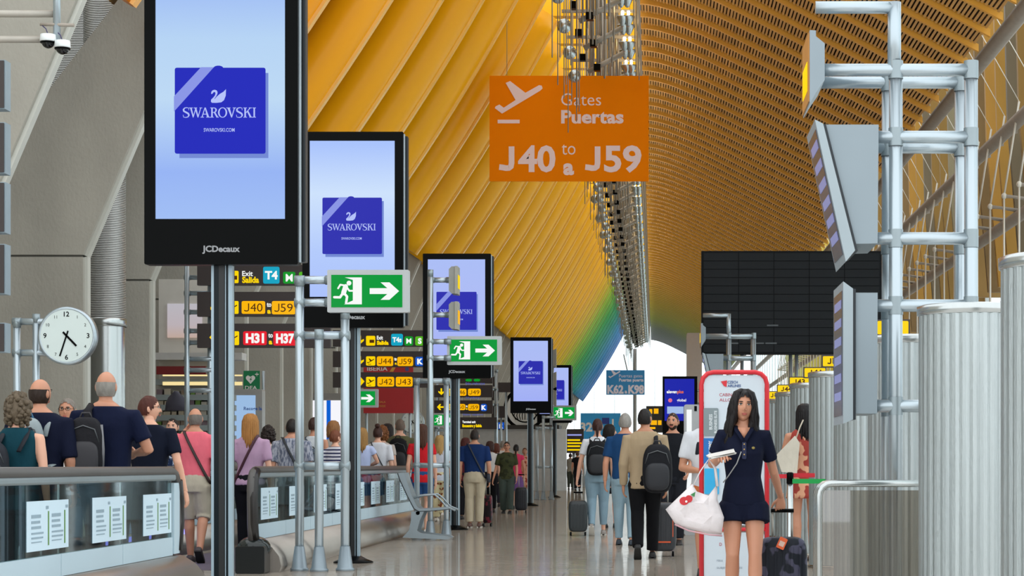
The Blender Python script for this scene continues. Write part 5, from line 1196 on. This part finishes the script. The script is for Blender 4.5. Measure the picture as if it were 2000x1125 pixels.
def suitcase(x, d, w, h, dep, col, label, rz=0, zh=.35, soft=False, pat=None, X=None, accent=None):
    X = px(x, d) if X is None else X; t = thing('suitcase', (X, d, 0), label, 'suitcase', None, R(rz)); m = fabric(col, .45, pat) if pat else M('case_'+col, col, .4, 0, .12, 8, .1, 30, spec=.4)
    MB().ell((0,0,.06+h/2), (w/2,dep/2,h/2), 28, 18, 0, None, lambda D, p: Vector((w/2*spow(D.x,.35), dep/2*spow(D.y,.4), h/2*spow(D.z,.38)))).build('shell', m, t)
    for i in range(-2, 3): MB().rbox(i*w*.17-.008, i*w*.17+.008, -dep/2-.006, -dep/2+.01, .06+h*.12, .06+h*.88, .004, 1).build('rib', m, t)
    for sx in (-1, 1):
        for sy in (-1, 1): MB().tube([(sx*w*.38-.012,sy*dep*.32,.03),(sx*w*.38+.012,sy*dep*.32,.03)], .03, 10).build('wheel', BLACKM, t)
        MB().tube([(sx*w*.2,dep*.3,.05+h*.9),(sx*w*.2,dep*.3,.06+h+zh)], .008, 6).build('pull_tube', M('pull_alu', 'a8a49a', .35, .6), t)
    MB().tube([(-w*.24,dep*.3,.06+h+zh),(w*.24,dep*.3,.06+h+zh)], .014, 8).build('grip', BLACKM, t)
    if accent: MB().box(-w*.3, w*.3, -dep/2-.008, -dep/2+.005, .06+h*.18, .06+h*.21).build('accent', M('accent_'+accent, accent, .5), t); MB().box(w*.36, w*.39, -dep/2-.006, -dep/2+.005, .06+h*.3, .06+h*.8).build('accent', M('accent_'+accent, accent, .5), t)
    return t
B = 180   # walking away from the camera
# ---- travellers on the left
p = person(35, 14.8, 1.59, B, 'curly grey haired woman in a teal halter top at the far left', True, 1.05, skin='a', top='0f3a45', sleeve=0, bottom=('trousers','1c2226'), hair=('curly','5c4f3e'))
backpack(p, 1.59, '26282e', 'dark backpack of the curly haired woman, cut by the left edge', (.24,.14,.38), .66, .12)
p = person(78, 16.6, 1.77, B, 'balding man in a navy shirt with a grey and blue backpack', False, 1.12, skin='b', top='10152a', sleeve=.95, bottom=('trousers','23262c'), hair=('bald','2a1c14'), head=(-20,0,0))
backpack(p, 1.77, '8c9698', 'grey and blue backpack with orange trim on the balding man', (.26,.16,.50), .68, .03, '2f6080')
person(132, 20.5, 1.745, 0, 'grey haired man in an open white shirt facing the camera beside the clock post', False, 1.0, skin='b', top='d8d4d2', sleeve=1.9, bottom=('trousers','3c4048'), hair=('short','7d756c'), detail=True, glasses=True)
p = person(207, 16.9, 1.84, B, 'large grey balding man in a navy polo shirt with a black sling pack', False, 1.16, .01, skin='b', top='101730', sleeve=.72, bottom=('trousers','1c2028'), hair=('bald','8c8880'), detail=True, vox=.012, arms={'a': ((.30,.05,1.17),(.25,.10,.95)), 'b': ((-.345,-.02,1.2),(-.19,-.22,1.17))})
t = backpack(p, 1.84, '1b1a1e', 'black sling pack with red badge on the large man in navy', (.30,.16,.52), .655, .10, '2c2a2e', False)
MB().tube([(.09,.19,1.40),(.11,.15,1.52),(.10,.06,1.57),(.02,-.12,1.45)], [(.035,.01)]*4, 8).build('strap', M('pack_1b1a1e', '1b1a1e'), t); MB().ell((.10,.285,1.28), (.03,.006,.03), 14, 8).build('badge', M('badge_red', '6a3038', .6), t); MB().tube([(-.03,.25,1.4),(-.05,.27,1.2),(-.04,.25,1.02)], .012, 6).build('grey_piping', M('piping_grey', '77777a', .6), t)
person(292, 18.4, 1.705, B, 'woman with short auburn hair and glasses in a navy tee looking right', True, 1.18, skin='a', top='0e1424', sleeve=.7, bottom=('trousers','20242c'), hair=('short','4a2015'), head=(-75,0,0), detail=True, glasses=True, vox=.012, arms={'b': ((-.265,.05,1.10),(-.315,-.03,.83))})
person(337, 26.6, 1.69, 0, 'young bearded man in a navy and white tee facing the camera by the shop', False, .95, skin='a', top='22304f', top_pat='big:b9c4d4', sleeve=.6, bottom=('trousers','2a3040'), hair=('crop','17110d'), beard=True, detail=True)
p = person(381, 22.5, 1.70, B, 'balding man in a pink polo and grey shorts with hand raised to his head', False, 1.05, skin='b', top='e06a78', sleeve=.72, bottom=('shorts','b5ab98',.28), hair=('bald','6c655e'), shoe='3c3030', stride=.14, detail=True, vox=.012, hem=.53, arms={'a': ((.235,-.08,1.27),(.13,-.16,1.47))}, head=(15,8,0))
crossbag(p, 1.70, '2c1a18', 'dark brown shoulder strap bag across the pink polo', -1, bw=1.05)
p = person(489, 24.0, 1.67, B, 'woman with long ginger hair in a mauve tee and black trousers', True, 1.12, skin='a', top='b493ac', sleeve=.75, bottom=('trousers','121217'), hair=('long','a8743c'), detail=True, hem=.50)
crossbag(p, 1.67, '4a2430', 'burgundy strap bag across the mauve tee', 1, True)
person(524, 28.4, 1.61, B, 'woman with dark curly bob in a pale top beside the ginger woman', True, 1.0, skin='b', top='c9b4b0', sleeve=.6, bottom=('trousers','2a2a30'), hair=('curly','2a201c'))
p = person(570, 26.6, 1.68, B, 'dark haired man in a grey plaid shirt behind the near exit stand', False, 1.1, skin='b', top='a3a5ae', top_pat='plaid:62687a', sleeve=.8, bottom=('trousers','30343c'), hair=('crop','1c1512'))
crossbag(p, 1.68, '15171c', 'black strap bag across the plaid shirt', -1)
p = person(613, 30.0, 1.77, B, 'brown haired woman in a white sleeveless top with grey straps', True, 1.0, skin='b', top='c9cdd0', sleeve=0, bottom=('trousers','3a4250'), hair=('short','3a241c'))
backpack(p, 1.77, '4a5560', 'slate grey backpack of the woman in the white sleeveless top', (.26,.14,.36), .64)
person(655, 28.2, 1.57, B, 'short auburn haired woman in a navy and white striped top', True, 1.05, skin='a', top='c9c6cc', top_pat='stripe:22264a', sleeve=.7, bottom=('trousers','2c3040'), hair=('short','6c3a22'), head=(-35,0,0), arms={'b': ((-.22,-.05,.98),(-.05,-.18,1.02))})
person(651, 31.2, 1.74, B, 'light brown haired woman behind the striped top', True, skin='a', top='b0a8a0', bottom=('trousers','3a3a40'), hair=('bob','94663c'))
person(706, 31.4, 1.645, B, 'long blonde haired woman in pale blue leaning on the walkway rail', True, skin='a', top='b4bfe0', sleeve=.4, bottom=('trousers','4a5a78'), hair=('long','9c7440'), arms={'b': ((-.24,-.05,1.12),(-.10,-.22,1.06))})
p = person(738, 33.0, 1.70, B, 'woman with dark hair bun in a white tee with a thin black strap', True, 1.1, skin='a', top='d2d4da', sleeve=.75, bottom=('trousers','3c4458'), hair=('bun','3a2018'))
crossbag(p, 1.70, '20242e', 'thin black strap bag across the white tee by the red banner', -1, True, (.14,.05,.12), 1.0, .010)
person(746, 34.6, 1.72, B, 'curly auburn haired woman right of the hair bun', True, skin='a', top='c0b4ac', bottom=('trousers','40444c'), hair=('curly','7a4a26'), X=-4.6)
p = person(781, 35.5, 1.87, B, 'grey balding man in an olive tee under a large black backpack', False, 1.1, skin='a', top='5c5a40', sleeve=.8, bottom=('trousers','3a3c34'), hair=('crop','6a5a4e'), head=(20,0,0))
backpack(p, 1.87, '0d0e11', 'large black backpack on the man in the olive tee', (.36,.20,.62), .66, 0, '14161a')
person(757, 36.2, 1.80, B, 'long dark haired woman left of the olive tee', True, skin='b', top='3a3438', bottom=('trousers','2a2a30'), hair=('long','1e1412'))
person(818, 31.9, 1.71, B, 'brown haired woman in a red tee and denim shorts behind the bench', True, skin='a', top='c42028', sleeve=.45, bottom=('shorts','2a4a78',.36), hair=('long','4a2a1c'), shoe='d8d4cc', stride=.1, X=-3.63)
person(859, 39.0, 1.645, B, 'blonde woman in a white tee and floral trousers by the third dark post', True, 1.05, skin='a', top='ccd2de', sleeve=.6, bottom=('wide','d8cfa8'), bot_pat='spot:8a4a2c', hair=('long','b8945c'), shoe='d8d4cc', stride=.13)
person(872, 42.6, 1.74, B, 'dark haired person in black behind the blonde woman', False, skin='b', top='2a2c34', bottom=('trousers','22242a'), hair=('short','17120f'))
p = person(927, 35.4, 1.70, B, 'man in a navy tee and beige trousers standing beside a patterned suitcase', False, 1.12, .01, skin='b', top='152c58', sleeve=.75, bottom=('trousers','b3a68e'), hair=('crop','2a221e'), shoe='5a4038', detail=True, vox=.013, hem=.53)
crossbag(p, 1.70, '161a28', 'dark strap bag across the navy tee', -1)
suitcase(952, 35.9, .17, .5, .30, '1e1418', 'black and red patterned suitcase beside the beige trousers', 0, .30, pat='spot:6a2430')
person(909, 40.5, 1.62, B, 'woman with dark red hair in black left of the navy tee', True, skin='b', top='5a2028', bottom=('trousers','17171c'), hair=('bob','4a1c16'))
person(957, 46.4, 1.62, B, 'brown haired woman in a white blouse and black trousers', True, skin='a', top='d6d4d2', sleeve=.7, bottom=('trousers','141418'), hair=('bob','3a2018'), vox=.02, tuck=True, hem=.56)
person(969, 53, 1.64, B, 'auburn haired person behind the white blouse', True, skin='a', top='3a3440', bottom=('trousers','2a2a34'), hair=('bob','5c2c1c'), vox=.02)
person(982, 56, 1.74, B, 'grey haired man in a white shirt behind the woman in green', False, skin='a', top='d2d0cc', sleeve=1.8, bottom=('trousers','b8b0a4'), hair=('short','8c8278'), vox=.02)
person(990, 45.5, 1.61, 0, 'woman in a dark green top and wide trousers walking toward the camera', True, 1.12, skin='b', top='3c4028', sleeve=.75, top_pat='spot:2c3020', bottom=('wide','3e4842'), hair=('tail','2a1c16'), glasses=True, detail=True, stride=.12, shoe='1c1a1a', arms={'b': ((-.24,.0,1.0),(-.30,-.05,.76))})
suitcase(1018, 46.0, .28, .52, .22, '14161e', 'black suitcase pulled by the woman in dark green', 0, .28)
person(1008, 50.5, 1.60, B, 'dark haired woman in a pink dress behind the woman in green', True, skin='b', top='d23a62', sleeve=.3, bottom=('dress','6a4a80',.28,1.3), hair=('tail','140e0c'), vox=.02)
person(1025, 57, 1.57, 0, 'woman in a peach patterned dress left of the fourth dark post', True, skin='b', top='d89a80', top_pat='spot:a04838', sleeve=.2, bottom=('dress','d89a80',.30,1.2), bot_pat='spot:a04838', hair=('short','5a3420'), vox=.02)
person(1114, 90, 1.60, B, 'tiny far traveller in grey trousers left of the white tee', False, skin='b', top='8a8478', bottom=('trousers','3c4038'), hair=('short','2a1c16'), vox=.025)
person(1128, 86, 1.66, B, 'tiny far traveller in black left of the white tee', False, skin='b', top='17171b', bottom=('trousers','1c1c22'), hair=('short','5a3c2c'), vox=.025)

# ---- group in the middle
p = person(1167, 31.4, 1.79, B, 'woman with a brown ponytail in a white tee and light jeans walking away', True, 1.05, skin='a', top='d6d8dc', sleeve=.62, bottom=('jeans','7d95a2',.09), hair=('tail','3a201a'), shoe='8f8780', stride=-.17, detail=True, vox=.011, hem=.55, arms={'a': ((.26,.02,1.12),(.31,-.02,.86)), 'a_curl': .9})
backpack(p, 1.79, '0f1115', 'black backpack on the woman in the white tee and light jeans', (.33,.17,.53), .66, 0, '15171c')
suitcase(1129, 31.2, .29, .48, .22, '262c2e', 'charcoal hard suitcase beside the woman in light jeans', 0, .12)
person(1192, 35.2, 1.77, B, 'dark haired woman in a black skirt looking right beside the white tee', True, .95, skin='a', top='17181c', sleeve=.4, bottom=('skirt','14151a',.33,1.05), hair=('bob','16100e'), head=(-80,0,0), detail=True, shoe='1c1c20')
person(1221, 27.5, 1.77, B, 'grey haired man in a blue polo and light jeans', False, 1.05, skin='b', top='183c64', sleeve=.72, bottom=('jeans','8299a4'), hair=('short','8c8780'), shoe='28323c', stride=.12, detail=True, vox=.012, hem=.50, arms={'a': ((.26,.03,1.10),(.27,-.02,.86))})
p = person(1260, 23.5, 1.73, B, 'man in a khaki jacket and black trousers pulling a suitcase', False, 1.08, skin='c', top='a08c70', sleeve=1.95, bottom=('trousers','0c0c0f'), hair=('crop','120c0a'), shoe='141414', stride=-.2, detail=True, vox=.011, hem=.465, head=(-25,0,0), arms={'b': ((-.24,.02,1.10),(-.24,.02,.84))})
backpack(p, 1.73, '111217', 'bulky black backpack hanging on the khaki jacket', (.34,.22,.56), .60, -.14, '17191f', False)
t_ = [o for o in COL.objects if o.name.startswith('backpack')][-1]
MB().tube([(-.14,.20,1.22),(-.125,.13,1.36),(-.12,.05,1.445),(-.12,-.06,1.41),(-.13,-.13,1.25),(-.16,-.06,1.02),(-.2,.12,.86)], [(.026,.008)]*7, 8).build('strap', M('pack_111217', '111217'), t_)
suitcase(1293, 24.2, .34, .58, .24, '34363a', 'dark grey suitcase with orange trim behind the khaki jacket', 0, .2, accent='d8582c')
person(1314, 27.6, 1.78, 0, 'bearded man in a black tee facing the camera behind the black backpack', False, 1.0, skin='b', top='14161b', sleeve=.7, bottom=('trousers','1c1e24'), hair=('crop','2a1a12'), beard=True, detail=True, vox=.012, head=(-14,0,0), arms={'a': ((.25,-.02,1.10),(.20,-.22,.98))})
p = person(1386, 20.0, 1.70, 0, 'man in a white tee with a dark strap half hidden by the baggage gauge', False, 1.1, skin='c', top='c6c8cc', sleeve=.7, bottom=('shorts','b0643c',.28), hair=('crop','2a1c14'), arms={'b': ((-.27,.0,1.05),(-.10,-.22,1.02))})
backpack(p, 1.70, '1a1e26', 'dark backpack of the man behind the baggage gauge', (.26,.14,.40), .68)
person(1580, 23.1, 1.76, B, 'woman with long black hair in a red patterned dress beside the steel drums', True, 1.1, skin='b', top='9c4038', top_pat='spot:d8a080', sleeve=0, bottom=('dress','9c4038',.40,1.1), bot_pat='spot:d8a080', hair=('long','0f0b0c'), shoe='6a4030', arms={'a': ((.25,-.05,1.12),(.16,-.28,1.16))}, X=1.69)
t = thing('tote_bag', (px(1535,22.85), 22.85, pz(925,22.85)), 'cream tote bag carried by the woman in the red dress', 'bag')
MB().prism([(-.05,.02),(.12,.0),(.15,.34),(.10,.42),(-.11,.20)], -.06, .06).build('body', fabric('d0c8b8'), t); MB().tube([(.10,0,.36),(.16,.05,.52),(.2,.1,.6)], .008, 6).build('strap', fabric('b8ae9c'), t)

# ---- woman in front
H = 1.60; d = 14.0; X = px(1452, d)
SPC = dict(a=((.212,.10,1.03),(.272,.285,.855)), b=((-.215,.02,1.085),(-.165,-.215,1.125)), a_curl=1.1, a_dir=(.0,.12,-.98), a_up=(.25,-1,0), b_dir=(.1,-.96,.15), b_up=(-.1,.1,1), b_curl=.5)
p = person(1452, d, H, 0, 'woman in a navy polo playsuit walking toward the camera with a suitcase', True, .95, skin='b', low_neck=True, top='0f1428', sleeve=.66, bottom=('shorts','0f1428',.43), hair=('wavy','120c0c'), stride=.10, detail=True, vox=.0085, head=(4,0,3), arms=SPC, shoe='d8d4cc', hem=.50)
t_ = p[0]; NAV = fabric('0f1428'); GOLD = M('button_gold', 'b8985c', .35, .6)
MB().tube([(-.055,-.03,1.345),(-.05,-.085,1.315),(-.018,-.108,1.265),(-.004,-.115,1.235)], [(.016,.006)]*4, 8).build('collar', NAV, t_); MB().tube([(.055,-.03,1.345),(.05,-.085,1.315),(.018,-.108,1.265),(.004,-.115,1.235)], [(.016,.006)]*4, 8).build('collar', NAV, t_)
MB().rbox(-.014, .014, -.128, -.11, 1.12, 1.235, .006, 2).build('placket', M('placket_navy', '1c2442', .8), t_)
for z in (1.22, 1.185, 1.15): MB().ell((0,-.129,z), (.0055,.003,.0055), 10, 6).build('button', GOLD, t_)
MB().ell((.062,-.118,1.195), (.012,.004,.009), 10, 6).build('crest', M('crest_gold', '8c7a3c', .6), t_)
MB().tube([(-.02,-.128,1.17),(-.05,-.122,1.09),(-.11,-.10,1.0),(-.14,-.05,.96)], [(.004,.002)]*4, 6).build('thin_strap', M('strap_grey', '9a9a9a', .5), t_)
# papers in her hand
hx, hy, hz = X-.16, d-.27, 1.145
t = thing('travel_papers', (hx, hy, hz), 'folded pale travel papers held by the woman in navy', 'papers')
for i, (a, b) in enumerate(((0,0),(8,.006),(-10,.012))):
    M4 = Matrix.Translation((0,0,b)) @ Matrix.Rotation(R(10+a), 4, 'Z') @ Matrix.Rotation(R(-12), 4, 'Y') @ Matrix.Rotation(R(12), 4, 'X'); MB().box(-.09, .09, -.055, .055, 0, .002, 0, M4).build('sheet', M('paper_pale', 'cfccc6', .7, 0, .04), t)
# shopping bag
t = thing('shopping_bag', (px(1362,13.8), 13.8, pz(1045,13.8)), 'white plastic shopping bag with a red fruit logo hanging from her arm', 'bag')
g = lambda x: px(x, 13.8)-px(1362, 13.8)
h = lambda y: pz(y, 13.8)-pz(1045, 13.8)
out = [(1300,995),(1318,1022),(1330,1028),(1380,1042),(1410,1044),(1413,1010),(1402,975),(1400,945),(1385,968),(1360,960),(1353,945),(1330,965)]
PLB = M('bag_plastic', 'dcd4d4', .35, 0, .05, 6, .8, 9); n_ = len(out); cx, cz = g(1362), h(1000)
rings = []
for y, s_ in ((-.075,.55),(-.06,.85),(-.02,1.0),(.03,1.0),(.07,.85),(.085,.5)): rings.append([Vector((cx+(g(a)-cx)*s_+.004*sin(3*i), y+.012*sin(2.3*i+9*y), cz+(h(b)-cz)*s_)) for i, (a, b) in enumerate(out)])
b_ = MB().loft(rings).build('bag_body', PLB, t)
for s_, y in ((0,-.04),(1,.05)): MB().tube([(g(1353),y,h(950)),(g(1368),y*.8,h(920)),(g(1384),-.02,h(897)),(g(1397),y*.8,h(915)),(g(1401),y,h(950))], [(.010,.003)]*5, 6).build('handle', PLB, t)
m = MB(); disc(m, g(1336), h(978), -.081, .032, 0, .004, 18, .028); disc(m, g(1345), h(974), -.082, .025, 0, .004, 16); m.build('red_logo', M('logo_red', 'c4242c', .5), t)
m = MB(); m.prism([(g(1348),h(966)),(g(1358),h(960)),(g(1356),h(970))], -.087, -.081); m.build('leaf_logo', M('logo_leaf', '2f7a3c', .5), t)
m = MB(); disc(m, g(1340), h(979), -.088, .008, 0, .002, 10); m.build('logo_core', PRW, t)
MB().tube([(g(1318),-.03,h(1024)),(g(1345),-.05,h(1036)),(g(1385),-.06,h(1044)),(g(1410),-.03,h(1046))], .006, 6).build('pink_fold', M('bag_pink', 'c89aa0', .4), t)
# her suitcase
sc_ = suitcase(1529, 14.25, .335, .52, .22, '20242c', 'dark printed cabin suitcase with orange tag pulled by the woman in navy', 0, .18, pat='spot:4a4a5c')
sc_.location.z = .0
for c in list(sc_.children):
    if c.name.startswith(('shell','rib')): pass
tag_ = MB(); tag_.rbox(-.028, .028, -.002, .002, -.04, .04, .006, 2); o = tag_.build('luggage_tag', M('tag_orange', 'e0602c', .5), sc_, (-.015, -.135, .54)); o.rotation_euler = (0, R(24), 0)
MB().box(-.018, .018, -.005, -.002, -.022, .014).build('tag_card', M('tag_card', 'd8b8a8', .6), o)
finish_people()
